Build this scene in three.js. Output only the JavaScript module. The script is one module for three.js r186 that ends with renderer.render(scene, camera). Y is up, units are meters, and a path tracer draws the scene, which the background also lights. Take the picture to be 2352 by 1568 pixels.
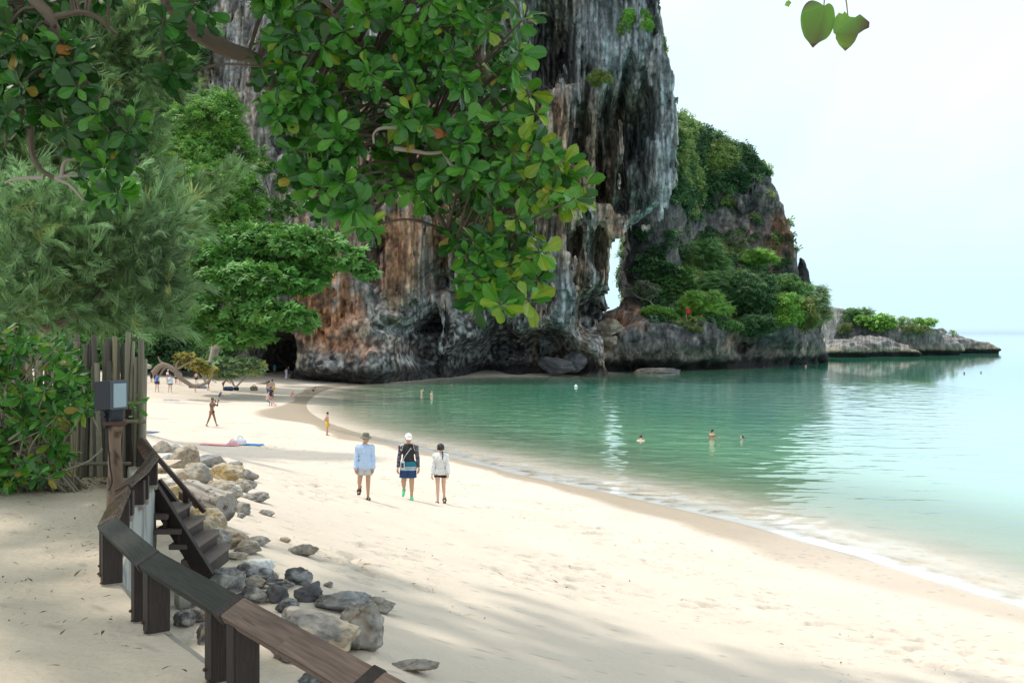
import * as THREE from 'three';
import { mergeGeometries, mergeVertices, toCreasedNormals } from 'three/addons/utils/BufferGeometryUtils.js';
import { RoundedBoxGeometry } from 'three/addons/geometries/RoundedBoxGeometry.js';

// ---------- camera, sky, sun, exposure ----------
const scene = new THREE.Scene();
const EYE = 5.5, FOCAL = 2287, MID = 1176, HORIZON = 765;      // eye height above the sea; the photograph's scale at 2352 pixels across
const camera = new THREE.PerspectiveCamera(2 * Math.atan(784 / FOCAL) * 180 / Math.PI, 1.5, 0.1, 12000);
camera.position.set(0, EYE, 0);
camera.lookAt(0, EYE, -10);
camera.setViewOffset(2352, 1568, 0, 19, 2352, 1568);            // the lens is shifted a little: the horizon lies above the middle
scene.add(camera);

const SKY = { horizon: [0.66, 0.90, 1.04], mid: [0.79, 0.98, 1.10], zenith: [1.02, 1.08, 1.12], gain: 1.07 };
const SUN_TO = new THREE.Vector3(-0.72, 1.7, -0.26).normalize();
const sun = new THREE.DirectionalLight(new THREE.Color(1, 0.92, 0.80), 2.6);
sun.position.copy(SUN_TO).multiplyScalar(120);
sun.target.position.set(0, 0, -20);
sun.position.add(sun.target.position);
sun.castShadow = true;
sun.shadow.radius = 5;
sun.shadow.mapSize.set(4096, 4096);
Object.assign(sun.shadow.camera, { left: -110, right: 110, top: 110, bottom: -110, near: 1, far: 400 });
scene.add(sun, sun.target);

const renderer = new THREE.WebGLRenderer({ antialias: true });
renderer.toneMapping = THREE.LinearToneMapping;
renderer.toneMappingExposure = 1.05;
renderer.shadowMap.enabled = true;

// ---------- small tools ----------
const { sin, cos, abs, min, max, sqrt, floor, PI, pow, exp, hypot } = Math;
const clamp = (x, a = 0, b = 1) => (x < a ? a : x > b ? b : x);
const mix = (a, b, t) => a + (b - a) * t;
const sstep = (a, b, x) => { const t = clamp((x - a) / (b - a)); return t * t * (3 - 2 * t); };
const V = (x, y, z) => new THREE.Vector3(x, y, z);
function rng(seed) { let s = seed | 0; return () => { s = (s + 0x6d2b79f5) | 0; let t = Math.imul(s ^ (s >>> 15), 1 | s); t = (t + Math.imul(t ^ (t >>> 7), 61 | t)) ^ t; return ((t ^ (t >>> 14)) >>> 0) / 4294967296; }; }
const PERM = new Uint8Array(512);
{ const r = rng(7), p = [...Array(256).keys()]; for (let i = 255; i > 0; i--) { const j = floor(r() * (i + 1)); [p[i], p[j]] = [p[j], p[i]]; } for (let i = 0; i < 512; i++) PERM[i] = p[i & 255]; }
const grad = (h, x, y, z) => { h &= 15; const u = h < 8 ? x : y, v = h < 4 ? y : h === 12 || h === 14 ? x : z; return (h & 1 ? -u : u) + (h & 2 ? -v : v); };
function noise(x, y, z = 0) {
  const X = floor(x), Y = floor(y), Z = floor(z); x -= X; y -= Y; z -= Z;
  const u = x * x * x * (x * (x * 6 - 15) + 10), v = y * y * y * (y * (y * 6 - 15) + 10), w = z * z * z * (z * (z * 6 - 15) + 10);
  const A = PERM[X & 255] + (Y & 255), B = PERM[(X + 1) & 255] + (Y & 255), Z0 = Z & 255, Z1 = (Z + 1) & 255;
  const AA = PERM[A & 511] + Z0, AB = PERM[(A + 1) & 511] + Z0, BA = PERM[B & 511] + Z0, BB = PERM[(B + 1) & 511] + Z0, d = Z1 - Z0;
  const g = (k, a, b, c) => grad(PERM[k & 511], a, b, c);
  return mix(mix(mix(g(AA, x, y, z), g(BA, x - 1, y, z), u), mix(g(AB, x, y - 1, z), g(BB, x - 1, y - 1, z), u), v),
    mix(mix(g(AA + d, x, y, z - 1), g(BA + d, x - 1, y, z - 1), u), mix(g(AB + d, x, y - 1, z - 1), g(BB + d, x - 1, y - 1, z - 1), u), v), w);
}
function fbm(x, y, z, n = 4) { let s = 0, a = 0.5; for (let i = 0; i < n; i++) { s += a * noise(x, y, z); x = x * 2.03 + 11.3; y = y * 2.03 + 3.7; z = z * 2.03 + 7.1; a *= 0.5; } return s; }
function poly(pts, x) {                                          // piecewise linear through [x, y] points
  if (x <= pts[0][0]) return pts[0][1];
  for (let i = 1; i < pts.length; i++) if (x <= pts[i][0]) return mix(pts[i - 1][1], pts[i][1], (x - pts[i - 1][0]) / (pts[i][0] - pts[i - 1][0]));
  return pts[pts.length - 1][1];
}
const at = (px, py, d) => V((px - MID) / FOCAL * d, EYE - (py - HORIZON) / FOCAL * d, -d);   // the point at that depth seen at that place of the photograph
const lin = (r, g, b) => new THREE.Color().setRGB(r, g, b);
const srgb = (r, g, b) => new THREE.Color().setRGB(r / 255, g / 255, b / 255, THREE.SRGBColorSpace);

const used = new Map();
function numbered(name) { const n = used.get(name) ?? -1; used.set(name, n + 1); return n < 0 ? name : name + '_' + String(n + 1).padStart(3, '0'); }
function tag(o, label, category, group, kind) {
  if (label) o.userData.label = label;
  if (category) o.userData.category = category;
  if (group) o.userData.group = group;
  if (kind) o.userData.kind = kind;
  return o;
}
function thing(name, label, category, pos = [0, 0, 0], turn = 0, group) {
  const o = new THREE.Group(); o.name = numbered(name); o.position.set(...pos); o.rotation.y = turn; scene.add(o);
  return tag(o, label, category, group);
}
function part(name, geometry, material, parent) {
  const m = new THREE.Mesh(geometry, material); m.name = parent === scene ? numbered(name) : name; m.castShadow = m.receiveShadow = true; parent.add(m); return m;
}
const structure = (name, geometry, material) => tag(part(name, geometry, material, scene), null, null, null, 'structure');
const std = (color, roughness = 0.8, more = {}) => new THREE.MeshStandardMaterial({ color, roughness, ...more });
const phys = (color, roughness, more = {}) => new THREE.MeshPhysicalMaterial({ color, roughness, ...more });

function grayTexture(n, f, repeat = 1) {                         // a tiling grey DataTexture from f(u, v) in 0..1
  const d = new Uint8Array(n * n * 4);
  for (let y = 0; y < n; y++) for (let x = 0; x < n; x++) { const v = clamp(f(x / n, y / n)) * 255, o = (y * n + x) * 4; d[o] = d[o + 1] = d[o + 2] = v; d[o + 3] = 255; }
  const t = new THREE.DataTexture(d, n, n); t.wrapS = t.wrapT = THREE.RepeatWrapping; t.magFilter = THREE.LinearFilter; t.repeat.set(repeat, repeat); t.needsUpdate = true; return t;
}
function tileNoise(u, v, f, z = 0, n = 4) {                      // fbm on a torus: tiles exactly
  let s = 0, a = 0.5;
  for (let i = 0; i < n; i++) {
    const X = u * f, Y = v * f, bx = sstep(0.8, 1, u), by = sstep(0.8, 1, v);
    s += a * mix(mix(noise(X, Y, z), noise(X - f, Y, z), bx), mix(noise(X, Y - f, z), noise(X - f, Y - f, z), bx), by);
    f *= 2; a *= 0.5; z += 5.3;
  }
  return s;
}
const ridge = (u, v, f, z, n) => { let q = 0, a = 0.5; for (let i = 0; i < n; i++) { q += a * (1 - 2.6 * abs(tileNoise(u, v, f, z, 1))); f *= 2; a *= 0.55; z += 3.1; } return q; };
const TEX = {
  crag: grayTexture(1024, (u, v) => 0.62 - 0.42 * ridge(u, v, 9, 2, 5) + 0.35 * tileNoise(u, v, 5, 7, 5)),
  grain: grayTexture(512, (u, v) => 0.5 + 0.9 * tileNoise(u, v, 24, 1, 4)),
  rough: grayTexture(512, (u, v) => 0.5 + 0.8 * tileNoise(u, v, 6, 9, 6)),
  wood: grayTexture(512, (u, v) => 0.56 + 0.26 * noise(u * 64, v * 3, 1) + 0.2 * noise(u * 150, v * 7, 5) + 0.16 * noise(u * 7, v * 2.5, 9) - (noise(u * 40, v * 1.6, 3) > 0.5 ? 0.25 : 0)),
};
function uvBox(g, scale = 1) {                                   // texture coordinates in metres from the face's own direction
  const p = g.attributes.position, n = g.attributes.normal, uv = new Float32Array(p.count * 2);
  for (let i = 0; i < p.count; i++) {
    const x = abs(n.getX(i)), y = abs(n.getY(i)), z = abs(n.getZ(i));
    const [a, b] = y >= x && y >= z ? [p.getX(i), p.getZ(i)] : x >= z ? [p.getZ(i), p.getY(i)] : [p.getX(i), p.getY(i)];
    uv[i * 2] = a * scale; uv[i * 2 + 1] = b * scale;
  }
  g.setAttribute('uv', new THREE.BufferAttribute(uv, 2)); return g;
}
function paint(g, f) {                                           // vertex colours from f(x, y, z, nx, ny, nz) -> [r, g, b], linear
  const p = g.attributes.position, n = g.attributes.normal, c = new Float32Array(p.count * 3);
  for (let i = 0; i < p.count; i++) { const k = f(p.getX(i), p.getY(i), p.getZ(i), n?.getX(i), n?.getY(i), n?.getZ(i)); c[i * 3] = k[0]; c[i * 3 + 1] = k[1]; c[i * 3 + 2] = k[2]; }
  g.setAttribute('color', new THREE.BufferAttribute(c, 3)); return g;
}
function geo(position, index, extra = {}) {
  const g = new THREE.BufferGeometry();
  g.setAttribute('position', new THREE.BufferAttribute(position instanceof Float32Array ? position : new Float32Array(position), 3));
  for (const k in extra) g.setAttribute(k, new THREE.BufferAttribute(new Float32Array(extra[k][0]), extra[k][1]));
  if (index) g.setIndex(new THREE.BufferAttribute(index instanceof Uint32Array ? index : new Uint32Array(index), 1));
  g.computeVertexNormals(); return g;
}
const plain = (g) => { g = g.index ? g.toNonIndexed() : g; for (const k of Object.keys(g.attributes)) if (!['position', 'normal', 'uv'].includes(k)) g.deleteAttribute(k); return g; };
function joined(list) { const l = list.map((g) => plain(g)); const uv = l.every((g) => g.attributes.uv); if (!uv) l.forEach((g) => g.deleteAttribute('uv')); return mergeGeometries(l); }
function moved(g, x, y, z, rx = 0, ry = 0, rz = 0, s = 1) { const m = new THREE.Matrix4().compose(V(x, y, z), new THREE.Quaternion().setFromEuler(new THREE.Euler(rx, ry, rz)), typeof s === 'number' ? V(s, s, s) : V(...s)); return g.clone().applyMatrix4(m); }
function beam(a, b, w, h, up = V(0, 1, 0), bevel = 0.006) {      // a bevelled board from a to b, w across and h deep
  const len = a.distanceTo(b), g = new RoundedBoxGeometry(w, h, len, 1, bevel), z = b.clone().sub(a).normalize(), x = up.clone().cross(z).normalize(), y = z.clone().cross(x);
  return uvBox(g).applyMatrix4(new THREE.Matrix4().makeBasis(x, y, z).setPosition(a.clone().add(b).multiplyScalar(0.5)));
}
function limb(points, radii, sides = 7, wob = 0, seed = 1) {     // a tapered tube through points
  const curve = new THREE.CatmullRomCurve3(points), n = max(4, points.length * 4), r = rng(seed), fr = curve.computeFrenetFrames(n, false), P = [], I = [], U = [];
  let run = 0, prev = null;
  for (let i = 0; i <= n; i++) {
    const t = i / n, c = curve.getPoint(t), rad = poly(radii.map((q, k) => [k / (radii.length - 1), q]), t), N = fr.normals[i], B = fr.binormals[i];
    if (prev) run += c.distanceTo(prev); prev = c;
    for (let k = 0; k <= sides; k++) {
      const a = k / sides * PI * 2, q = rad * (1 + wob * (noise(cos(a) * 1.5 + seed * 3.1, sin(a) * 1.5, run / max(radii[0], 0.01) * 0.35)));
      P.push(c.x + (N.x * cos(a) + B.x * sin(a)) * q, c.y + (N.y * cos(a) + B.y * sin(a)) * q, c.z + (N.z * cos(a) + B.z * sin(a)) * q); U.push(k / sides, run);
      if (i < n && k < sides) { const o = i * (sides + 1) + k; I.push(o, o + sides + 1, o + 1, o + 1, o + sides + 1, o + sides + 2); }
    }
  }
  const e = P.length / 3, m = n * (sides + 1), end = curve.getPoint(1); P.push(end.x, end.y, end.z); U.push(0, run);
  for (let k = 0; k < sides; k++) I.push(m + k, e, m + k + 1);
  return geo(P, I, { uv: [U, 2] });
}

// Surface nets: the zero surface of f in a box, cells of size c; far blocks are skipped.
function nets(f, lo, hi, c, slack = 1.5) {
  const nx = floor((hi[0] - lo[0]) / c) + 2, ny = floor((hi[1] - lo[1]) / c) + 2, nz = floor((hi[2] - lo[2]) / c) + 2, vals = new Float32Array(nx * ny * nz), B = 6;
  for (let bz = 0; bz < nz; bz += B) for (let by = 0; by < ny; by += B) for (let bx = 0; bx < nx; bx += B) {
    const far = f(lo[0] + (bx + B / 2) * c, lo[1] + (by + B / 2) * c, lo[2] + (bz + B / 2) * c), skip = abs(far) > c * B * 0.87 * slack;
    for (let z = bz; z < min(bz + B, nz); z++) for (let y = by; y < min(by + B, ny); y++) for (let x = bx; x < min(bx + B, nx); x++)
      vals[(z * ny + y) * nx + x] = skip ? far : f(lo[0] + x * c, lo[1] + y * c, lo[2] + z * c);
  }
  const idx = new Int32Array(nx * ny * nz).fill(-1), P = [], I = [], sx = 1, sy = nx, sz = nx * ny, off = [0, sx, sy, sx + sy, sz, sx + sz, sy + sz, sx + sy + sz];
  const E = [[0, 1], [2, 3], [4, 5], [6, 7], [0, 2], [1, 3], [4, 6], [5, 7], [0, 4], [1, 5], [2, 6], [3, 7]];
  for (let z = 0; z < nz - 1; z++) for (let y = 0; y < ny - 1; y++) for (let x = 0; x < nx - 1; x++) {
    const o = (z * ny + y) * nx + x; let m = 0;
    for (let k = 0; k < 8; k++) if (vals[o + off[k]] < 0) m |= 1 << k;
    if (m === 0 || m === 255) continue;
    let X = 0, Y = 0, Z = 0, n = 0;
    for (const [a, b] of E) if (((m >> a) & 1) !== ((m >> b) & 1)) {
      const va = vals[o + off[a]], t = va / (va - vals[o + off[b]]);
      X += (a & 1) + t * ((b & 1) - (a & 1)); Y += ((a >> 1) & 1) + t * (((b >> 1) & 1) - ((a >> 1) & 1)); Z += (a >> 2) + t * ((b >> 2) - (a >> 2)); n++;
    }
    idx[o] = P.length / 3; P.push(lo[0] + (x + X / n) * c, lo[1] + (y + Y / n) * c, lo[2] + (z + Z / n) * c);
  }
  const quad = (a, b, d, e, flip) => { if (a < 0 || b < 0 || d < 0 || e < 0) return; flip ? I.push(a, d, b, a, e, d) : I.push(a, b, d, a, d, e); };
  for (let z = 1; z < nz - 1; z++) for (let y = 1; y < ny - 1; y++) for (let x = 1; x < nx - 1; x++) {
    const o = (z * ny + y) * nx + x, s = vals[o] < 0;
    if (s !== vals[o + sx] < 0) quad(idx[o - sy - sz], idx[o - sz], idx[o], idx[o - sy], !s);
    if (s !== vals[o + sy] < 0) quad(idx[o - sx - sz], idx[o - sx], idx[o], idx[o - sz], !s);
    if (s !== vals[o + sz] < 0) quad(idx[o - sx - sy], idx[o - sy], idx[o], idx[o - sx], !s);
  }
  return geo(new Float32Array(P), new Uint32Array(I));
}
const smin = (a, b, k) => { const h = clamp(0.5 + 0.5 * (b - a) / k); return mix(b, a, h) - k * h * (1 - h); };
const smax = (a, b, k) => -smin(-a, -b, k);
// ---------- sky: thin bright overcast ----------
{
  const W = 1024, Hh = 512, d = new Float32Array(W * Hh * 4);
  for (let j = 0; j < Hh; j++) {
    const el = ((j + 0.5) / Hh - 0.5) * PI, y = sin(el);
    for (let i = 0; i < W; i++) {
      const a = ((i + 0.5) / W - 0.5) * 2 * PI, x = cos(a) * cos(el), z = sin(a) * cos(el), o = (j * W + i) * 4;
      const t = sstep(0, 0.22, y), t2 = sstep(0.2, 0.9, y);
      const k = 6 / (max(y, 0) + 0.32), cl = fbm(x * k * 0.55 + 3, z * k * 0.16 + 8, 2.5, 4), s = x * SUN_TO.x + y * SUN_TO.y + z * SUN_TO.z;
      const veil = 1 + 0.09 * cl * sstep(0.02, 0.15, y) + 0.5 * t2 * 0.6 + 0.35 * pow(max(s, 0), 12);
      const white = clamp(0.45 + 1.8 * cl) * 0.45 * sstep(0.03, 0.2, y);
      for (let c = 0; c < 3; c++) {
        let v = mix(mix(SKY.horizon[c], SKY.mid[c], t), SKY.zenith[c], t2);
        v = mix(v, 0.97, white);
        if (y < 0) v = mix(v, [0.45, 0.6, 0.62][c], sstep(0, -0.1, y));
        d[o + c] = v * SKY.gain * veil;
      }
      d[o + 3] = 1;
    }
  }
  const t = new THREE.DataTexture(d, W, Hh, THREE.RGBAFormat, THREE.FloatType);
  t.mapping = THREE.EquirectangularReflectionMapping; t.magFilter = THREE.LinearFilter; t.needsUpdate = true;
  scene.background = t; scene.environment = t;
}
// ---------- the beach: one sheet of sand that slopes under the sea ----------
// The waterline in plan, [x, distance ahead]; the land lies on its left.
const SHORE = [[30, -30], [22, -4], [16, 8], [12.2, 16.2], [10.2, 19.8], [8.6, 24], [6.55, 28.6], [3.3, 34], [0.07, 38.7], [-3.5, 45.2], [-6.9, 50.6], [-9.6, 55], [-13.2, 63], [-16.4, 73], [-18.4, 84], [-19.6, 97], [-19.2, 106], [-15.5, 112], [-12.5, 119], [-9, 124], [-4, 127.5], [4, 129], [12, 140], [22, 170], [30, 260]];
function shoreDist(x, d) {                                       // metres inland from the waterline (negative at sea)
  let best = 1e9, side = 1;
  for (let i = 1; i < SHORE.length; i++) {
    const [ax, ay] = SHORE[i - 1], [bx, by] = SHORE[i], ex = bx - ax, ey = by - ay, t = clamp(((x - ax) * ex + (d - ay) * ey) / (ex * ex + ey * ey)), qx = x - ax - ex * t, qy = d - ay - ey * t, q = qx * qx + qy * qy;
    if (q < best) { best = q; side = ex * (d - ay) - ey * (x - ax) > 0 ? 1 : -1; }
  }
  return sqrt(best) * side;
}
function beachHeight(x, d) {
  const s = shoreDist(x, d);
  if (s < 0) return max(-4, 0.075 * s - 0.0008 * s * s);
  const near = min(0.04 * s + 0.01 * s * s, 3.05 + 0.004 * s), far = min(0.03 * s + 0.0016 * s * s, 1.6 + 0.01 * s);
  return mix(near, far, sstep(25, 46, d)) + 0.05 * sstep(1, 6, s) * noise(x * 0.23, d * 0.23, 3);
}
function castToBeach(px, py) {                                   // where the sight line through that place of the photograph meets the sand or the sea
  let lo = 4;
  for (let d = 4; d < 400; d *= 1.01) { const p = at(px, py, d); if (p.y <= max(0, beachHeight(p.x, d))) { lo = d; break; } }
  let a = lo / 1.01, b = lo;
  for (let i = 0; i < 20; i++) { const m = (a + b) / 2, p = at(px, py, m); p.y <= max(0, beachHeight(p.x, m)) ? (b = m) : (a = m); }
  const p = at(px, py, b); p.y = max(0, beachHeight(p.x, b)); return p;
}
function sheet(xs, ds, y, more) {                                // a grid of world points
  const P = [], C = [], U = [], I = [], n = xs.length;
  ds.forEach((d, j) => xs.forEach((x, i) => {
    P.push(x, y(x, d), -d); U.push(x, d); if (more) C.push(...more(x, d));
    if (j && i) { const o = j * n + i; I.push(o - n - 1, o - n, o, o - n - 1, o, o - 1); }
  }));
  return geo(P, I, { uv: [U, 2], ...(more ? { color: [C, C.length / (P.length / 3)] } : {}) });
}
const steps = (list) => { const out = []; for (const [a, b, s] of list) for (let v = a; v < b - 1e-6; v += s) out.push(v); out.push(list[list.length - 1][1]); return out; };
const SAND = [0.61, 0.532, 0.447];
const churn = (x, d) => sstep(0.02, 0.3, fbm(x * 0.21 + 40, d * 0.16, 1, 3) + 0.08);
{
  const xs = steps([[-140, -46, 6], [-46, -12, 0.4], [-12, 12, 0.09], [12, 40, 0.6], [40, 100, 10]]);
  const ds = steps([[-40, 3, 4], [3, 6, 0.5], [6, 20, 0.06], [20, 34, 0.1], [34, 66, 0.22], [66, 130, 0.6], [130, 200, 6]]);
  const relief = (x, d) => {
    const s = shoreDist(x, d); if (s < 1.5) return 0;
    const k = sstep(1.5, 5, s), c = churn(x, d);
    const pits = -max(0, fbm(x * 2.6, d * 2.6, 5, 2) - 0.06) * 0.7 * (0.1 + c);   // old footprints
    return k * (pits + 0.016 * noise(x * 1.1, d * 1.1, 8) + 0.024 * c * noise(x * 4.2, d * 4.2, 2));
  };
  const g = sheet(xs, ds, (x, d) => beachHeight(x, d) + (d > 4 && d < 70 ? relief(x, d) : 0), (x, d) => {
    const n = 1 + 0.16 * fbm(x * 0.5, d * 0.5, 4, 4) + 0.1 * noise(x * 3, d * 3, 1) * churn(x, d);
    const speck = noise(x * 5.5, d * 5.5, 6) > 0.52 - 0.1 * churn(x, d) && d < 60 ? 0.72 : 1;                     // bits of bark and shell
    return [SAND[0] * n * speck, SAND[1] * n * speck, SAND[2] * n * speck];
  });
  const uv = g.attributes.uv; for (let i = 0; i < uv.array.length; i++) uv.array[i] /= 1.3;
  structure('beach', g, std(lin(1, 1, 1), 0.95, { vertexColors: true, bumpMap: TEX.grain, bumpScale: 0.012 }));
}
// Sand the last waves have left wet: a thin darker, smoother skin just above the waterline.
{
  const P = [], C = [], I = [], U = []; let n = 0;
  const samples = []; for (let i = 2; i < 19; i++) for (let t = 0; t < 1; t += 0.02) samples.push([mix(SHORE[i][0], SHORE[i + 1][0], t), mix(SHORE[i][1], SHORE[i + 1][1], t), SHORE[i + 1][0] - SHORE[i][0], SHORE[i + 1][1] - SHORE[i][1]]);
  const smooth = samples.map((_, i) => { const k = [0, 0, 0, 0]; let w = 0; for (let j = max(0, i - 24); j <= min(samples.length - 1, i + 24); j++) { for (let c = 0; c < 4; c++) k[c] += samples[j][c]; w++; } return k.map((v) => v / w); });
  const M = 16;
  smooth.forEach(([x, d, ex, ey], i) => {
    const l = hypot(ex, ey), nx = -ey / l, ny = ex / l, wide = 0.9 + 0.9 * (noise(i * 0.03, 2.2) + noise(i * 0.011, 7.7)) + 2.2 * exp(-pow((d - 68) / 5, 2)) + 1.4 * exp(-pow((d - 26) / 7, 2));
    for (let k = 0; k <= M; k++) {
      const s = -1.2 + (wide + 1.2) * k / M, X = x + nx * s, D = d + ny * s;
      P.push(X, beachHeight(X, D) + 0.012, -D); U.push(X, D); C.push(0.50, 0.42, 0.32, k === M ? 0 : 0.58 * sstep(1, 0.72, k / M) * (0.35 + 0.65 * sstep(22, 31, d)));
      if (i && k) { const o = n + k; I.push(o - M - 2, o - M - 1, o, o - M - 2, o, o - 1); }
    }
    n += M + 1;
  });
  structure('wet_sand', geo(P, I, { color: [C, 4], uv: [U, 2] }), phys(lin(1, 1, 1), 0.32, { vertexColors: true, transparent: true, side: THREE.DoubleSide }));
}

// ---------- the sea ----------
function wave(x, d) {
  const w = noise(x * 0.05, d * 0.05, 9) * 2;
  return 0.030 * noise(x * 0.42 + w, d * 0.62 + x * 0.12, 1) + 0.026 * noise(x * 0.95 - 7, d * 1.5 + x * 0.25 + w, 4) + 0.012 * noise(x * 2.3, d * 3.4 + x * 0.5, 6);
}
const mix3 = (a, b, t) => [mix(a[0], b[0], t), mix(a[1], b[1], t), mix(a[2], b[2], t)];
function seaColor(x, d) {                                        // the water's own colour deepens with its depth; foam where it breaks; pale sky reflection painted in
  const s = -shoreDist(x, d) + 0.35 * noise(x * 0.3, d * 0.3, 3) + 0.16 * noise(x * 1.2, d * 1.2, 3);
  let c = mix3([0.45, 0.46, 0.33], [0.24, 0.41, 0.27], sstep(0.5, 5, s));
  c = mix3(c, [0.18, 0.43, 0.26], sstep(4, 13, s));
  c = mix3(c, [0.05, 0.32, 0.205], sstep(11, 30, s));
  c = mix3(c, [0.14, 0.36, 0.34], sstep(50, 160, s));
  c = mix3(c, [0.34, 0.56, 0.55], sstep(6, 30, x + 0.04 * d) * sstep(2, 9, s) * sstep(150, 60, d) * 0.8);   // paler on the right: the sky's reflection painted into the water colour
  let a = sstep(-0.25, 5.0, s) * 0.62 + sstep(3, 14, s) * 0.36;
  const near = sstep(62, 46, d) * sstep(-40, 10, d), f = fbm(x * 1.1 + 0.5 * d, d * 1.1, 2, 4), g = abs(noise(x * 0.9 + 3, d * 0.9, 6)) + 0.6 * abs(noise(x * 2.1, d * 2.1, 4));
  const foam = near * clamp(0.8 * sstep(-0.3, 0.0, s) * sstep(0.9, 0.2, s + 0.5 * f) + 0.85 * sstep(-0.1, 0.5, s) * sstep(4.6, 1.4, s) * sstep(0.85, 0.16, g) * (0.45 + 0.55 * sstep(20, 34, d)));
  c = mix3(c, [0.84, 0.86, 0.85], foam); a = max(a, foam * 0.92) * sstep(-0.42, -0.15, s);
  return [...c, a];
}
{
  const bump = grayTexture(1024, (u, v) => 0.5 + 0.55 * tileNoise(u, v, 10, 3, 5) + 0.2 * tileNoise(v, u, 26, 8, 3));
  const water = phys(lin(1, 1, 1), 0.045, { vertexColors: true, transparent: true, ior: 1.8, clearcoat: 0.4, clearcoatRoughness: 0.06, bumpMap: bump, bumpScale: 0.014 });
  const xs = steps([[-24, -12, 0.3], [-12, 16, 0.15], [16, 46, 0.4]]), ds = steps([[6, 16, 0.5], [16, 60, 0.16], [60, 108, 0.4], [108, 190, 1]]);
  const uvScale = (g) => { const uv = g.attributes.uv; for (let i = 0; i < uv.count; i++) uv.setXY(i, uv.getX(i) / 9, uv.getY(i) / 6.2); return g; };
  const inner = (x, d) => max(0, 0.025 + wave(x, d)) * 1;
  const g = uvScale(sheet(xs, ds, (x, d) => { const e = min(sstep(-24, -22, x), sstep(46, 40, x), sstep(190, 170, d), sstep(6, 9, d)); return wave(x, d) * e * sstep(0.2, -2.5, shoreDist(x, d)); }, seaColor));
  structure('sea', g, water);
  // the open sea out to the horizon, round the finer sheet of the bay
  const X = [...steps([[-9000, -24, 9000]]), ...steps([[46, 160, 4], [160, 400, 24], [400, 9000, 1200]])], all = [];
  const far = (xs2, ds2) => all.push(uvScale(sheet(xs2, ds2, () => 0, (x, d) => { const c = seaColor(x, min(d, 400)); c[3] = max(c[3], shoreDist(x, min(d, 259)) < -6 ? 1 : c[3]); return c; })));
  far(steps([[46, 160, 4], [160, 400, 24], [400, 9000, 1200]]), [...steps([[-60, 190, 5]])]);
  far([...steps([[-24, 46, 5]]), ...steps([[50, 160, 5], [160, 400, 24], [400, 9000, 1200]])], [...steps([[190, 400, 8], [400, 1000, 60], [1000, 9000, 800]])]);
  far(steps([[-9000, -24, 1122]]), steps([[260, 1000, 74], [1000, 9000, 800]]));
  far(steps([[12, 46, 2]]), steps([[-60, 6, 3]]));
  structure('open_sea', mergeGeometries(all), phys(lin(1, 1, 1), 0.03, { vertexColors: true, transparent: true, ior: 1.8, clearcoat: 0.4, clearcoatRoughness: 0.03, bumpMap: bump, bumpScale: 0.005 }));
}
// ---------- the limestone cliff over the beach: one rock with overhangs, caves and hanging dripstone ----------
const ell = (x, y, e) => { const a = (x - e[0]) / e[2], b = (y - e[1]) / e[3]; return sstep(1.25, 0.45, sqrt(a * a + b * b)); };
const blob = (px, py, rx, ry, amount, d = 126) => { const p = at(px, py, d); return [p.x, p.y, rx / FOCAL * d, ry / FOCAL * d, amount]; };
const cone3 = (x, y, z, c) => {                                  // a hanging tapered column [x, top y, depth, length, top radius, tip radius, lean]
  const t = clamp((c[1] - y) / c[3]), r = mix(c[4], c[5], pow(t, 0.8)) * (0.35 + 0.65 * sstep(-0.02, 0.16, t)), k = c[6] * t, dx = x - c[0] - k - 0.25 * noise(y * 0.4, c[0]), dz = z - c[2], dy = max(y - c[1], c[1] - c[3] - y, 0);
  return sqrt(dx * dx + dz * dz + dy * dy) - r * (1 + 0.22 * noise(x * 1.4 + c[0], y * 0.55, z * 1.4));
};
const CLIFF_FRONT = [[-900, 104], [-300, 108], [300, 112], [560, 114], [690, 110], [880, 110], [925, 114], [1000, 121], [1080, 126], [1200, 128], [1330, 130], [1460, 129], [1560, 131]].map(([px, d]) => [(px - MID) / FOCAL * d, d]);
const CLIFF_HOLES = [
  blob(1258, 105, 46, 120, 10), blob(1442, 290, 30, 140, 11), blob(1335, 330, 36, 95, 8), blob(1392, 340, 22, 130, 10), blob(1482, 330, 24, 160, 11), blob(1300, 130, 18, 90, 6), blob(1225, 230, 30, 60, 6),
  blob(1425, 425, 50, 60, 8), blob(1345, 560, 60, 60, 4), blob(1455, 480, 60, 50, 7), blob(1372, 722, 58, 66, 13, 132), blob(985, 775, 46, 80, 8, 122), blob(1110, 830, 90, 45, 9), blob(1240, 810, 80, 60, 8), blob(1150, 760, 40, 60, 6), blob(1060, 655, 70, 26, 4),
  blob(882, 612, 40, 60, 4.5, 116), blob(905, 690, 50, 22, 3, 114), blob(945, 752, 70, 16, 3, 116), blob(622, 815, 62, 62, 15, 112), blob(1230, 470, 50, 120, 3), blob(1120, 560, 60, 60, 2), blob(640, 300, 30, 60, 3, 114), blob(1000, 600, 22, 80, 2.5, 120),
  blob(1445, 800, 70, 60, 9, 134), blob(1320, 835, 60, 30, 4, 132),
];
const CLIFF_SWELLS = [
  blob(1415, 80, 95, 130, -2.4), blob(1290, 300, 34, 150, -1.5), blob(800, 842, 120, 48, -3.2, 108), blob(800, 770, 100, 40, -1.0, 110), blob(730, 660, 70, 90, -2, 110), blob(1050, 790, 60, 80, -4), blob(1200, 730, 100, 44, -2.5), blob(1325, 650, 60, 60, -3), blob(945, 480, 50, 130, -2.5, 118),
  blob(930, 700, 60, 36, -2.5, 114), blob(1010, 560, 40, 120, -2, 120), blob(1100, 450, 80, 200, -2, 124), blob(560, 200, 80, 200, -2, 112),
];
const CLIFF_CONES = [];
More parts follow.
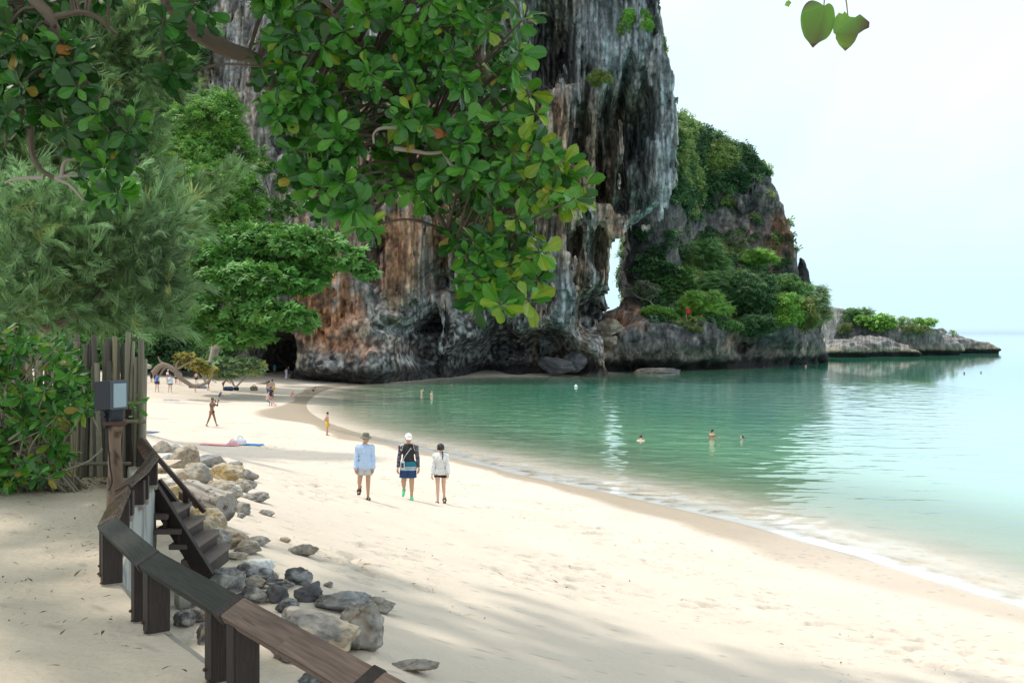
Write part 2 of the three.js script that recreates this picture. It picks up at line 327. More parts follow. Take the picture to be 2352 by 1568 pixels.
{
  const r = rng(31), add = (px, py0, py1, d, r0, r1, lean = 0) => { const a = at(px, py0, d), b = at(px, py1, d); CLIFF_CONES.push([a.x, a.y, d, a.y - b.y, r0, r1, lean]); };
  // the dripstone that stands out in the photograph
  add(1315, 380, 600, 121.4, 0.75, 0.1, 0.3); add(1272, 560, 720, 121.4, 0.9, 0.12); add(1292, 560, 780, 121.9, 1.35, 0.35, 0.4); add(1300, 600, 800, 121.6, 0.9, 0.1, 0.5); add(1245, 640, 770, 122.4, 0.5, 0.08); add(1268, 620, 745, 121.4, 0.45, 0.08);
  add(1512, 100, 545, 122.4, 1.5, 0.75); add(1528, 120, 440, 122.9, 1.2, 0.3); add(1540, 200, 410, 123.4, 0.8, 0.12); add(1500, 160, 480, 122.6, 1.1, 0.2); add(1486, 190, 420, 123.4, 0.7, 0.1); add(1492, 420, 545, 123.9, 0.5, 0.08);
  add(1352, 210, 470, 122.9, 0.55, 0.14); add(1372, 240, 600, 122.4, 0.62, 0.3, 0.2); add(1398, 230, 480, 123.0, 0.75, 0.6, 0.4); add(1413, 300, 530, 122.8, 0.9, 0.7); add(1428, 380, 530, 123.4, 0.7, 0.1, 0.6); add(1455, 190, 410, 124.4, 0.55, 0.4, -0.3); add(1465, 260, 370, 123.4, 0.3, 0.05);
  add(1450, 330, 480, 124.4, 0.8, 0.6, -1.6); add(1330, 470, 560, 122.4, 0.5, 0.08); add(1345, 520, 640, 122.4, 0.5, 0.12); add(1385, 470, 560, 122.4, 0.45, 0.06); add(1446, 470, 548, 123.9, 0.35, 0.05); add(1432, 490, 545, 124.4, 0.35, 0.05);
  add(1238, -30, 130, 120.4, 0.5, 0.05); add(1285, -60, 190, 121.5, 0.9, 0.16); add(1262, -60, 90, 120.4, 0.4, 0.04); add(1300, 60, 330, 120.9, 0.45, 0.2); add(1220, 40, 160, 121.4, 0.6, 0.1);
  add(900, 380, 650, 112.5, 0.85, 0.4); add(925, 400, 690, 112, 0.95, 0.55, 0.2); add(955, 360, 640, 113, 1.0, 0.35); add(975, 420, 560, 114, 0.9, 0.2); add(985, 470, 650, 114.5, 0.5, 0.1); add(890, 560, 720, 112, 0.8, 0.6, -0.3);
  for (let i = 0; i < 46; i++) { const px = 1215 + 320 * r(), top = 190 + 240 * r() * (px > 1330 ? 1 : 0.5); add(px, top, top + 50 + 130 * r() * r(), 122.5 + 2.5 * r(), 0.16 + 0.3 * r(), 0.03, 0.3 * (r() - 0.5)); }
  for (let i = 0; i < 26; i++) { const px = 1060 + 330 * r(); add(px, 640 + 60 * r(), 730 + 80 * r(), 122 + 2.5 * r(), 0.16 + 0.2 * r(), 0.03); }
  for (let i = 0; i < 16; i++) { const px = 940 + 80 * r(); add(px, 680 + 40 * r(), 760 + 60 * r(), 117 + 2 * r(), 0.14 + 0.2 * r(), 0.03); }
}
const CLIFF_RIGHT = [[-40, 1400], [2, 1402], [7, 1400], [9, 1404], [11, 1404], [13, 1400], [15, 1394], [17, 1399], [18.2, 1414], [19.4, 1438], [20.8, 1468], [22, 1500], [23.8, 1546], [27, 1552], [32, 1543], [38, 1536], [44, 1518], [48, 1512], [70, 1490]].map(([y, px]) => [y, (px - MID) / FOCAL * 126]);
const CONE_BINS = new Map();
CLIFF_CONES.forEach((c) => { for (let b = floor((c[0] - 3.2) / 2); b <= floor((c[0] + 3.2) / 2); b++) { if (!CONE_BINS.has(b)) CONE_BINS.set(b, []); CONE_BINS.get(b).push(c); } });
function cliffFront(x, y) {
  const wx = x + 0.9 * noise(x * 0.25, y * 0.2, 3), wy = y + 0.9 * noise(x * 0.22, y * 0.2, 9);
  let s = poly(CLIFF_FRONT, x);
  const right = sstep(-12, -3, x);
  s += -4.0 * sstep(11, 22, y) * right + (1 - right) * 0.12 * max(0, y - 8) + 1.8 * sstep(1.6, 0.2, y) + 0.7 * exp(-pow((y - 2.7) / 0.35, 2)) * (1 - right);
  for (const e of CLIFF_HOLES) if (abs(x - e[0]) < e[2] * 2 && abs(y - e[1]) < e[3] * 2) s += e[4] * ell(wx, wy, e);
  for (const e of CLIFF_SWELLS) if (abs(x - e[0]) < e[2] * 2 && abs(y - e[1]) < e[3] * 2) s += e[4] * ell(wx, wy, e);
  const panel = ell(wx, wy, [CLIFF_SWELLS[0][0], CLIFF_SWELLS[0][1], CLIFF_SWELLS[0][2], CLIFF_SWELLS[0][3] * 1.1]);
  const drip = right * sstep(9, 15, y) * (1 - 0.85 * panel);
  const r1 = 1 - abs(noise(x * 0.42 + 0.8 * noise(x * 0.1, y * 0.09, 2), y * 0.035, 7)) * 2.4, r2 = 1 - abs(noise(x * 1.05 + 0.5 * noise(x * 0.3, y * 0.14, 5), y * 0.07, 1)) * 2.4;
  s -= drip * (3.2 * max(r1, -0.7) + 1.6 * max(r2, -0.7)) + (1 - drip) * (0.35 * r2 * sstep(4, 9, y) + 0.5 * right * r1);
  s -= panel * 0.25 * (1 - abs(noise(x * 2.6, y * 0.08, 4)) * 2.2);
  return s;
}
function cliffField(x, y, z) {
  const d = -z;
  let f = (cliffFront(x, y) - d) * 0.62;
  f = smax(f, x - poly(CLIFF_RIGHT, y) - 0.7 * noise(y * 0.5, d * 0.3, 3), 0.8);
  f = max(f, d - 158, y - 66);
  if (abs(f) < 4) {
    const list = CONE_BINS.get(floor(x / 2));
    if (list) for (const c of list) if (y > c[1] - c[3] - 2 && y < c[1] + 2) f = smin(f, cone3(x, y, d, c), 0.5);
    const rough = 0.75 * noise(x * 0.3, y * 0.16, z * 0.3) + 0.9 * (abs(noise(x * 0.75, y * 0.26, z * 0.75)) - 0.2) + 0.55 * (abs(noise(x * 1.6, y * 0.5, z * 1.6)) - 0.2) + 0.3 * noise(x * 2.6, y * 1.0, z * 2.6);
    f -= rough * (y < 2 ? 0.7 : 1);
  }
  return f;
}
const GREY = [0.50, 0.495, 0.485], DARK = [0.028, 0.028, 0.030], TAN = [0.652, 0.529, 0.392], RUST = [0.652, 0.304, 0.152], CREAM = [0.812, 0.783, 0.696], SLATE = [0.42, 0.475, 0.52];
const RUST_AT = [blob(740, 690, 110, 120, 1.15, 110), blob(830, 800, 110, 46, 1.1, 108), blob(915, 560, 60, 150, 0.9, 116), blob(860, 800, 90, 40, 0.9, 108), blob(1000, 420, 240, 260, 0.85, 124), blob(1290, 330, 30, 120, 0.75), blob(1405, 500, 22, 80, 0.7), blob(1440, 400, 20, 50, 0.5), blob(1440, 540, 30, 26, 0.8), blob(1310, 660, 60, 30, 0.35), blob(600, 150, 60, 120, 0.3, 112), blob(1390, 300, 14, 90, 0.45), blob(760, 480, 100, 100, 0.8, 112)];
const SLATE_AT = [blob(1415, 80, 110, 135, 1), blob(1515, 330, 40, 250, 0.85), blob(1290, 700, 30, 100, 0.9), blob(1060, 790, 200, 90, 0.5)];
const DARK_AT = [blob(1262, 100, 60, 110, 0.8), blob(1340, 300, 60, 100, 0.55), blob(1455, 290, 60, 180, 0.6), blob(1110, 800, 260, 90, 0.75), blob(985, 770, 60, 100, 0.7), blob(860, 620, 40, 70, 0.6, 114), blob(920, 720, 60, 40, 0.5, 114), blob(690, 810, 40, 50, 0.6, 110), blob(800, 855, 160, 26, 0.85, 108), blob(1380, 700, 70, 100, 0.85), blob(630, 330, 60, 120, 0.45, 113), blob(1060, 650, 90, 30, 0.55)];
function cliffColor(x, y, z, nx, ny) {
  const at2 = (list) => { let m = 0; for (const e of list) if (abs(x - e[0]) < e[2] * 2 && abs(y - e[1]) < e[3] * 2) m = max(m, e[4] * ell(x + 1.2 * noise(x * 0.4, y * 0.25, 5), y + 1.5 * noise(x * 0.4, y * 0.25, 15), e)); return m; };
  const n1 = fbm(x * 0.3, y * 0.12, z * 0.3, 4), streak = mix(noise(x * 1.3 + 0.6 * noise(x * 0.3, y * 0.2), y * 0.07, z * 0.9), noise(x * 1.2, y * 1.7, z * 1.2), sstep(11, 6, y)), fine = fbm(x * 1.6, y * 1.1, z * 1.6, 3), low = sstep(11, 6, y), run = mix(noise(x * 3.1, y * 0.16, z * 2.2), noise(x * 1.1, y * 1.6, z * 1.1), low);
  let c = mix3(GREY, TAN, sstep(-0.1, 0.35, n1) * 0.8);
  c = mix3(c, CREAM, sstep(0.15, 0.5, fine + 0.4 * streak) * 0.55);
  c = mix3(c, RUST, clamp(at2(RUST_AT) * sstep(-0.38, 0.15, n1 + 0.5 * fine + 0.15 * streak)) * 0.95);
  c = mix3(c, mix3(TAN, RUST, 0.3), (x > 1.5 && x < 15 && y < 37 ? 0.75 : 0) * sstep(-0.25, 0.25, noise(x * 0.55, y * 0.06, 31) + 0.3 * n1));
  c = mix3(c, SLATE, clamp(at2(SLATE_AT) * 1.1) * sstep(-0.6, 0.1, n1 + 0.3));
  c = mix3(c, CREAM, at2(SLATE_AT) * sstep(0.1, 0.5, run) * 0.35);
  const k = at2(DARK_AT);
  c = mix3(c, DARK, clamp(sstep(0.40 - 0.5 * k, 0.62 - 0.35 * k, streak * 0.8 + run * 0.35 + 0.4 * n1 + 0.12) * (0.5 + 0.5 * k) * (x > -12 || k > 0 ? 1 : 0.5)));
  c = mix3(c, DARK, sstep(2.2, 0.9, y + 0.6 * n1) * 0.85);                             // the tide line
  const rib = mix(noise(x * 2.3 + noise(x * 0.7, y * 0.2, 3), y * 0.12, 5) + 0.6 * noise(x * 5.2, y * 0.3, z), 0.1 + fine, sstep(10, 6, y)), v = (0.68 + 1.3 * sstep(-0.35, 0.4, rib)) * (1.05 + 0.8 * fine + 0.5 * noise(x * 4.1, y * 1.9, z * 4.1));
  return c.map((q) => max(0.012, q * v));
}
function uvRock(g, k) { const p = g.attributes.position, uv = new Float32Array(p.count * 2); for (let i = 0; i < p.count; i++) { uv[i * 2] = (p.getX(i) + p.getZ(i) * 0.35) * k; uv[i * 2 + 1] = (p.getY(i) * 0.5 + p.getZ(i) * 0.17) * k; } g.setAttribute('uv', new THREE.BufferAttribute(uv, 2)); return g; }
const ROCK = std(lin(1, 1, 1), 0.93, { vertexColors: true, map: TEX.crag, bumpMap: TEX.crag, bumpScale: 0.5 });
{
  const right = nets(cliffField, [-40, -1.2, -162], [22.5, 67, -104], 0.2, 2.2);
  const left = nets(cliffField, [-112, -1.2, -162], [-39, 67, -98], 0.8, 2.2);
  const g = mergeGeometries([right, left]);
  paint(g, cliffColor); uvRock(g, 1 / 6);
  const o = part('limestone_cliff', g, ROCK, scene);
  tag(o, 'towering grey and orange limestone cliff with caves and hanging dripstone over the beach', 'cliff');
}

// ---------- the headland behind it, the pinnacle and the islets ----------
const HEAD_TOP = [[1425, 470], [1500, 330], [1540, 292], [1590, 290], [1650, 306], [1700, 332], [1740, 352], [1770, 385], [1795, 440], [1812, 500], [1828, 560], [1836, 620], [1842, 690], [1885, 742], [1902, 800], [1912, 850], [1930, 900]].map(([px, py]) => { const p = at(px, py, 188); return [p.x, p.y]; });
const SHELF = [[1335, 139], [1480, 143], [1640, 149], [1760, 156], [1900, 186], [1960, 200]].map(([px, d]) => [(px - MID) / FOCAL * d, d]);
const SHELF_TOP = [[1335, 795], [1400, 770], [1480, 745], [1560, 752], [1640, 738], [1700, 760], [1780, 728], [1850, 742], [1900, 772]].map(([px, py]) => { const d = poly(SHELF.map(([x, dd]) => [x / dd * FOCAL + MID, dd]), px); const p = at(px, py, d); return [p.x, p.y]; });
const HEAD_LEFT = [[0, 1335], [6, 1340], [8.4, 1385], [9.6, 1438], [12, 1437], [15, 1433], [19, 1437], [23, 1441], [30, 1444]].map(([y, px]) => [y, (px - MID) / FOCAL]);
function headField(x, y, z) {
  const d = -z, front = poly(SHELF, x), top = poly(SHELF_TOP, x), n = fbm(x * 0.14, y * 0.14, z * 0.14, 3), r1 = 1 - abs(noise(x * 0.3, y * 0.06, z * 0.3)) * 2;
  // shelf with an undercut foot, a slope of soil above it, then the rock face of the hill
  const shelf = front + 2.6 * sstep(1.9, 0.3, y) - 1.0 * sstep(1.2, 4, y) + 2.8 * ell(x, y, [blobX(1720), 4.2, 4.0, 2.2]) + 4.5 * ell(x, y, [blobX(1770), 2.6, 6, 2.6]) - 0.8 * r1;
  const slope = front + 4 + max(0, y - top) * 1.55;
  let s = y < top ? shelf : mix(shelf, slope, sstep(top, top + 1.2, y));
  s = min(s, mix(158, 187, sstep(24, 37, x)) - 0.9 * r1) + max(0, y - 22) * 0.16;
  let f = (s - d) * 0.6;
  const hd = clamp(d, 120, 188), rim = (poly(HEAD_TOP, x * 188 / hd) - EYE) * hd / 188 + EYE - y;
  f = smax(f, -rim * 0.55, 3);
  f = max(f, (poly(HEAD_LEFT, y) * d - x) * (y < 8.5 ? 0.3 : 1) - 0.6 * noise(y * 0.5, d * 0.1, 4.4));
  f = max(f, d - 222);
  if (abs(f) < 5) f -= 1.8 * n + (y < 9 ? 1.1 * (abs(noise(x * 0.28, y * 0.35, z * 0.28)) - 0.2) * 2 : 0) + 0.6 * (abs(noise(x * 0.8, y * 0.5, z * 0.8)) - 0.2) + 0.55 * noise(x * 0.6, y * 0.4, z * 0.6) + 0.32 * noise(x * 1.3, y * 0.9, z * 1.3);
  return f;
}
function blobX(px) { return (px - MID) / FOCAL * 152; }
const warm = (list, x, y) => { let m = 0; for (const e of list) m = max(m, e[4] * ell(x, y, e)); return m; };
const HEAD_RUST = [blob(1790, 560, 40, 70, 0.9, 188), blob(1810, 520, 20, 40, 0.7, 188), blob(1370, 790, 40, 40, 1, 141), blob(1690, 690, 40, 40, 0.5, 156), blob(1740, 600, 120, 100, 0.35, 188), blob(1430, 720, 50, 50, 0.8, 150), blob(1700, 780, 60, 30, 0.4, 152)];
function headColor(x, y, z) {
  const n1 = fbm(x * 0.22, y * 0.16, z * 0.22, 4), fine = fbm(x * 1.2, y * 0.9, z * 1.2, 3), streak = noise(x * 0.9, y * 0.08, z * 0.9);
  let c = mix3([0.19, 0.19, 0.195], [0.37, 0.35, 0.31], sstep(-0.1, 0.4, n1 + 0.6 * fine));
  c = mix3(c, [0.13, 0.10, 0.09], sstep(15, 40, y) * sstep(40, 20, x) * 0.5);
  c = mix3(c, RUST, warm(HEAD_RUST, x, y) * sstep(-0.3, 0.2, n1 + streak * 0.4));
  c = mix3(c, DARK, sstep(0.3, 0.55, streak + 0.4 * n1) * 0.6);
  c = mix3(c, [0.36, 0.32, 0.24], sstep(4, 2.4, y) * sstep(1.4, 2.2, y + n1) * 0.6);
  c = mix3(c, [0.035, 0.032, 0.03], sstep(2.0, 1.2, y + 0.9 * n1));
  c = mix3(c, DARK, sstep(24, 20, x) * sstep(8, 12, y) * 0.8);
  const hk = (y < 9 ? 1.6 : 1.4) * (1 + 0.9 * fine + 0.4 * noise(x * 2.6, y * 1.4, z * 2.6)); return c.map((q) => max(0.012, q * hk));
}
{
  const g = nets(headField, [8, -1.2, -226], [66, 52, -134], 0.42, 2.4);
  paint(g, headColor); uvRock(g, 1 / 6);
  tag(part('headland', g, ROCK, scene), 'rounded rocky headland with a bare grey face and wooded slopes beyond the big cliff', 'headland');
}
function rockThing(name, label, category, field, lo, hi, cell, color, parent) {
  const g = nets(field, lo, hi, cell, 2); paint(g, color); uvRock(g, 1 / 5);
  const o = part(name, g, ROCK, scene); return tag(o, label, category);
}
{
  const p0 = at(1845, 690, 194), tip = at(1840, 592, 194);
  rockThing('rock_pinnacle', 'dark thin pinnacle of rock standing alone at the end of the headland', 'rock', (x, y, z) => {
    const t = clamp((y - p0.y + 3) / (tip.y - p0.y + 3)), w = poly([[0, 1.4], [0.3, 1.25], [0.7, 0.95], [0.92, 0.55], [1, 0.25]], t), cx = mix(p0.x + 1.1, tip.x + 0.1, t);
    return max((hypot(x - cx, (z - p0.z) * 0.7) - w) * 0.8, y - tip.y) - 0.25 * noise(x * 1.1, y * 0.7, z) - 0.12 * noise(x * 3, y * 2, z * 3);
  }, [p0.x - 5, p0.y - 6, p0.z - 5], [p0.x + 5, tip.y + 2, p0.z + 5], 0.22, (x, y, z) => { const f = 1 + 0.7 * fbm(x * 1.5, y, z * 1.5, 3); return [0.12 * f, 0.13 * f, 0.14 * f]; });
}
// islets: each a sloping block with a dark notch at the waterline
function islet(label, pts, d0, deep, opts = {}) {               // pts: the outline of its top in the photograph, [px, py]
  const W = pts.map(([px, py]) => { const p = at(px, py, d0); return [p.x, p.y]; }), x0 = W[0][0], x1 = W[W.length - 1][0];
  const field = (x, y, z) => {
    const d = -z, e = (d - d0 - deep * 0.5) / (deep * 0.5), tilt = opts.tilt ?? 0.25;
    const top = poly(W, x) - y - max(0, 1 - (d - d0) / (deep * 0.45)) * (poly(W, x)) * tilt;
    let f = smax(-top * 0.7, (abs(e) - 1) * deep * 0.5 + 0.7 * sstep(1.3, 0.2, y), 0.8);
    f = smax(f, max(x0 + 0.9 * sstep(1.3, 0.3, y) - x, x - x1 + 0.9 * sstep(1.3, 0.3, y)) * 0.8, 0.6);
    return f - 0.7 * fbm(x * 0.16 + (opts.seed ?? 0), y * 0.3, z * 0.2, 3) * 1.3 - 0.3 * noise(x * 0.6, y * 0.9, z * 0.6) - 0.15 * noise(x * 1.7, y * 1.9, z * 1.7);
  };
  return rockThing('islet_rock', label, 'rock', field, [x0 - 3, -1, -d0 - deep - 3], [x1 + 3, max(...W.map((w) => w[1])) + 3, -d0 + 3], opts.cell ?? 0.34, (x, y, z) => {
    const n = fbm(x * 0.3, y * 0.3, z * 0.3, 4), fine = fbm(x * 1.3, y * 1.7, z * 1.3, 3);
    let c = mix3([0.42, 0.41, 0.41], [0.78, 0.75, 0.72], sstep(-0.15, 0.35, n + 0.4 * fine));
    c = mix3(c, [0.66, 0.57, 0.42], sstep(3.0, 1.6, y + n) * 0.8);
    c = mix3(c, [0.03, 0.03, 0.028], sstep(1.45, 1.0, y + 0.5 * n));
    return c.map((q) => max(0.015, q * (1 + 0.45 * fine)));
  });
}
islet('pale sheer-sided islet rock with shrubs on its broken top', [[1895, 812], [1916, 770], [1926, 716], [1936, 702], [1990, 712], [2040, 728], [2090, 738], [2140, 745], [2160, 752], [2172, 770], [2200, 775], [2215, 790]], 246, 30, { seed: 3, tilt: 0.12 });
islet('low grey sloping slab at the left foot of the shrubby islet', [[1897, 826], [1912, 795], [1950, 782], [1990, 786], [2006, 792], [2004, 806]], 226, 12, { seed: 8, cell: 0.26 });
islet('broad pale sloping rock lying before the middle of the islet', [[1948, 822], [1965, 800], [1998, 772], [2040, 770], [2070, 783], [2110, 800], [2128, 815]], 232, 12, { seed: 15, cell: 0.26, tilt: 0.4 });
islet('long flat grey rock with a dark undercut tapering into the sea on the right', [[2116, 806], [2140, 786], [2160, 772], [2195, 768], [2240, 774], [2270, 784], [2300, 790], [2306, 800]], 268, 16, { seed: 21, cell: 0.3, tilt: 0.3 });
// ---------- foliage ----------
const BARK = std(lin(0.16, 0.125, 0.095), 0.9, { bumpMap: TEX.rough, bumpScale: 0.02 });
const PALE_BARK = std(lin(0.34, 0.30, 0.25), 0.9);
function leafGeometry(l, w, fold = 0.25, droop = 0.25, tip = 0.62) {   // an obovate leaf along +z from its stalk
  const ring = [[0, 0], [0.3, 0.42], [tip, 1], [0.88, 0.72], [1, 0.12]], P = [], I = [], U = [];
  ring.forEach(([t, q]) => { const y = -droop * l * t * t; P.push(-q * w / 2, y + fold * q * w / 2, t * l, 0, y, t * l, q * w / 2, y + fold * q * w / 2, t * l); U.push(0, t, 0.5, t, 1, t); });
  for (let i = 1; i < ring.length; i++) { const a = i * 3 - 3, b = i * 3; I.push(a, b, b + 1, a, b + 1, a + 1, a + 1, b + 1, b + 2, a + 1, b + 2, a + 2); }
  return geo(P, I, { uv: [U, 2] });
}
function flatLeaf(l, w) { return geo([0, 0, 0, -w / 2, -0.03 * l, l * 0.55, 0, 0.06 * l, l * 0.5, w / 2, -0.03 * l, l * 0.55, 0, -0.14 * l, l], [0, 1, 2, 0, 2, 3, 1, 4, 2, 2, 4, 3]); }
function clump(kind, seed) {                                     // a twig end with its leaves, about one unit across
  const r = rng(seed), L = [];
  if (kind === 'rosette') for (let i = 0; i < 9; i++) L.push(moved(flatLeaf(0.5 + 0.15 * r(), 0.26 + 0.06 * r()), 0, 0.05 * r(), 0, 0.35 - 0.75 * r(), 0, 0).applyMatrix4(new THREE.Matrix4().makeRotationY(i * 2.4 + r())));
  if (kind === 'fine') for (let i = 0; i < 16; i++) L.push(moved(flatLeaf(0.3 + 0.14 * r(), 0.13 + 0.06 * r()), 0, 0, 0, 1.4 * (r() - 0.5), r() * 6.3, 0).translate(0.55 * (r() - 0.5), 0.4 * (r() - 0.5), 0.55 * (r() - 0.5)));
  if (kind === 'feather') for (let k = 0; k < 3; k++) { const yaw = r() * 6.3; for (let i = 0; i < 11; i++) { const t = i / 11, s = i % 2 ? 1 : -1; L.push(moved(flatLeaf(0.22, 0.07), 0, 0, 0, 0.5, s * 0.9, 0).translate(0, -0.25 * t * t, t * 0.8).applyMatrix4(new THREE.Matrix4().makeRotationY(yaw))); } }
  if (kind === 'needle') for (let i = 0; i < 60; i++) {
    const t = r(), a = r() * 6.3, l = 0.28 + 0.26 * r(), w = 0.0075, x = 0.06 * sin(a), y = -0.12 * t * t, z = t * 0.8, dx = 0.45 * sin(a) * l, dy = -0.35 * l + 0.32 * cos(a) * l, dz = 0.85 * l;
    L.push(geo([x - w * cos(a), y, z - w * 0.4, x + w * cos(a), y + w, z, x + dx * 0.5, y + dy * 0.4 + w, z + dz * 0.55, x + dx, y + dy, z + dz], [0, 1, 2, 0, 2, 3, 1, 3, 2]));
  }
  L.forEach((g) => g.deleteAttribute('uv'));
  return mergeGeometries(L);
}
const CLUMPS = {}; for (const k of ['rosette', 'fine', 'feather', 'needle']) CLUMPS[k] = clump(k, 5);
const LEAFY = phys(lin(1, 1, 1), 0.55, { side: THREE.DoubleSide, transmission: 0.46, thickness: 0, specularIntensity: 0.5 });
const NEEDLES = phys(lin(1, 1, 1), 0.8, { side: THREE.DoubleSide, transmission: 0.6, thickness: 0, specularIntensity: 0.25 });
const qFrom = (dir, roll) => { const z = dir.clone().normalize(), up = abs(z.y) > 0.95 ? V(1, 0, 0) : V(0, 1, 0), x = up.cross(z).normalize(), y = z.clone().cross(x); return new THREE.Quaternion().setFromRotationMatrix(new THREE.Matrix4().makeBasis(x, y, z)).multiply(new THREE.Quaternion().setFromAxisAngle(V(0, 0, 1), roll)); };
function instances(name, geometry, material, list, parent) {     // list of [position, quaternion, scale, color]
  const m = new THREE.InstancedMesh(geometry, material, list.length), M = new THREE.Matrix4();
  list.forEach(([p, q, s, c], i) => { m.setMatrixAt(i, M.compose(p, q, typeof s === 'number' ? V(s, s, s) : s)); m.setColorAt(i, c); });
  m.name = parent === scene ? numbered(name) : name; m.castShadow = m.receiveShadow = true; parent.add(m); return m;
}
// lobes: [centre, radius x, radius y, radius z]; leaves gather in the outer half of each, in uneven clusters
function foliage(lobes, n, size, kind, tint, seed, o = {}) {
  const r = rng(seed), list = [], c = new THREE.Color(), vol = lobes.map((l) => l[1] * l[2] + l[1] * l[3] * 0.6), tot = vol.reduce((a, b) => a + b, 0);
  lobes.forEach((l, li) => {
    for (let i = 0; i < n * vol[li] / tot; i++) {
      let x = r() * 2 - 1, y = r() * 2 - 1, z = r() * 2 - 1, m = hypot(x, y, z); if (m > 1 || m < 0.05) { i--; continue; }
      const q = (o.fill ? pow(r(), 0.5) * 1.2 : 0.62 + 0.42 * r() * r()) / m; x *= q; y *= q; z *= q;
      if (noise(x * 2.1 + li * 9 + seed, y * 2.6, z * 2.1) < (o.gap ?? -0.22)) continue;
      const bump = 1 + 0.22 * noise(x * 2.3 + seed, y * 2.3 + li, z * 2.3 + 5);
      const p = V(l[0].x + x * l[1] * bump, l[0].y + y * l[2] * bump, l[0].z + z * l[3] * bump);
      const out = V(x / l[1], y / l[2] + 0.0001, z / l[3]).normalize();
      const dir = o.dir ? o.dir.clone().add(V(r() - 0.5, r() - 0.5, r() - 0.5).multiplyScalar(1.3)).add(out.multiplyScalar(0.5)) : V(r() - 0.5, 0.2 * (r() - 0.5), r() - 0.5).add(out.multiplyScalar(0.35));
      const k = 0.78 + 0.34 * r() + 0.35 * noise(p.x * 0.6 + seed, p.y * 0.6, p.z * 0.6), yel = max(0, noise(p.x * 0.9, p.y * 0.9, p.z * 0.9 + seed)) * (o.yellow ?? 0.5) + (r() < 0.04 ? 0.4 : 0);
      list.push([p, qFrom(dir, o.dir ? r() * 6.3 : (r() - 0.5) * 1.2), size * (0.65 + 0.7 * r()), c.clone().setRGB(tint[0] * k * (1 + yel * 1.3), tint[1] * k * (1 + 0.35 * yel), tint[2] * k * (1 - 0.2 * yel))]);
    }
  });
  return list;
}
const GREEN = { mid: [0.153, 0.342, 0.100], dark: [0.088, 0.224, 0.083], bright: [0.260, 0.519, 0.100], olive: [0.248, 0.342, 0.106], pale: [0.319, 0.472, 0.236], grey: [0.201, 0.260, 0.165], pine: [0.380, 0.600, 0.300], deep: [0.071, 0.183, 0.071] };
function treeAt(name, label, category, lobesPx, D, o) {          // lobes in the photograph's pixels at depth D: [px, py, rx, ry, depth offset]
  const base = o.base ? at(...o.base) : at(lobesPx[0][0], lobesPx[0][1] + lobesPx[0][3], D), t = thing(name, label, category, base.toArray(), 0, o.group), r = rng(o.seed ?? floor(lobesPx[0][0] * 7 + lobesPx[0][1]));
  const lobes = lobesPx.map(([px, py, rx, ry, dd]) => { const d = D + (dd ?? (r() - 0.5) * 2), k = d / FOCAL; return [at(px, py, d).sub(base), rx * k, ry * k, (o.deep ?? 0.85) * min(rx, ry * 2.2) * k]; });
  const wood = [];
  if (o.stems) for (const [pts, r0, r1] of o.stems) wood.push(limb(pts.map((p) => at(p[0], p[1], p[2] ?? D).sub(base)), [r0, r1], 7, 0.25, wood.length + 1));
  else for (const l of lobes) { const e = l[0].clone(); wood.push(limb([V(0.1 * r(), -0.4, 0), V(e.x * 0.3, max(0.2, e.y * 0.45), e.z * 0.3), e.clone().add(V(0, -l[2] * 0.1, 0))], [0.035 * l[2] + 0.07, 0.03], 5, 0.2, 3)); for (let i = 0; i < 4; i++) wood.push(limb([e.clone().multiplyScalar(0.85), e.clone().add(V((r() - 0.5) * l[1], (r() - 0.3) * l[2], (r() - 0.5) * l[3]).multiplyScalar(0.7)), e.clone().add(V((r() - 0.5) * l[1], (r() - 0.2) * l[2], (r() - 0.5) * l[3]).multiplyScalar(1.3))], [0.06, 0.015], 4, 0, i)); }
  part(o.low ? 'stem' : 'trunk', joined(wood), o.bark ?? BARK, t);
  const crown = instances(o.low ? 'foliage' : 'crown', CLUMPS[o.kind ?? 'fine'], o.kind === 'needle' ? NEEDLES : LEAFY, foliage(lobes, o.n, o.size, o.kind ?? 'fine', o.tint, o.seed ?? 3, o), t);
  crown.userData.kind = 'stuff';
  return t;
}
// far trees on the headland, each a thing
const hill = (label, px, py, rx, ry, D, tint, o = {}) => {
  const r = rng(px + py), lobes = [[px, py, rx * 0.62, ry * 0.7]];
  for (let i = 0; i < 5; i++) { const a = i * 1.256 + r(); lobes.push([px + cos(a) * rx * 0.55, py + sin(a) * ry * 0.5 + ry * 0.1, rx * (0.34 + 0.16 * r()), ry * (0.36 + 0.16 * r())]); }
  return treeAt(o.name ?? 'hillside_tree', label, o.cat ?? 'tree', lobes, D, { n: (o.n ?? 1) * rx * ry * 0.5, size: (o.size ?? 0.95) * 1.1, tint: GREEN[tint], kind: o.kind ?? 'fine', seed: px, base: [px + (o.bx ?? 0), py + ry * 1.05, D + 1], ...{ ...o, n: (o.n ?? 1) * rx * ry * 0.5, size: (o.size ?? 0.95) * 1.1 } });
};
hill('big feathery mid green tree rising highest on the headland slope', 1612, 592, 74, 62, 168, 'mid', { kind: 'feather', size: 1.3, n: 1.0 });
hill('dark leafy tree beside the rock slit under the hanging curtain', 1500, 618, 62, 44, 158, 'dark', { kind: 'rosette' });
hill('dark green tree growing above and behind the one by the slit', 1535, 572, 58, 36, 165, 'deep', { kind: 'fine' });
hill('thin pale round tree with bare branches against the grey face', 1690, 556, 32, 30, 181, 'grey', { n: 0.55, size: 0.7, bark: PALE_BARK });
hill('bright green arching canopy draped over a grey rock face', 1745, 588, 58, 22, 176, 'bright', { kind: 'fine' });
hill('wide mid green tree in the middle of the headland slope', 1655, 655, 84, 42, 160, 'mid', { kind: 'feather', size: 1.25 });
hill('large dense dark green tree at the centre right of the slope', 1722, 672, 86, 62, 158, 'dark', { n: 1.1 });
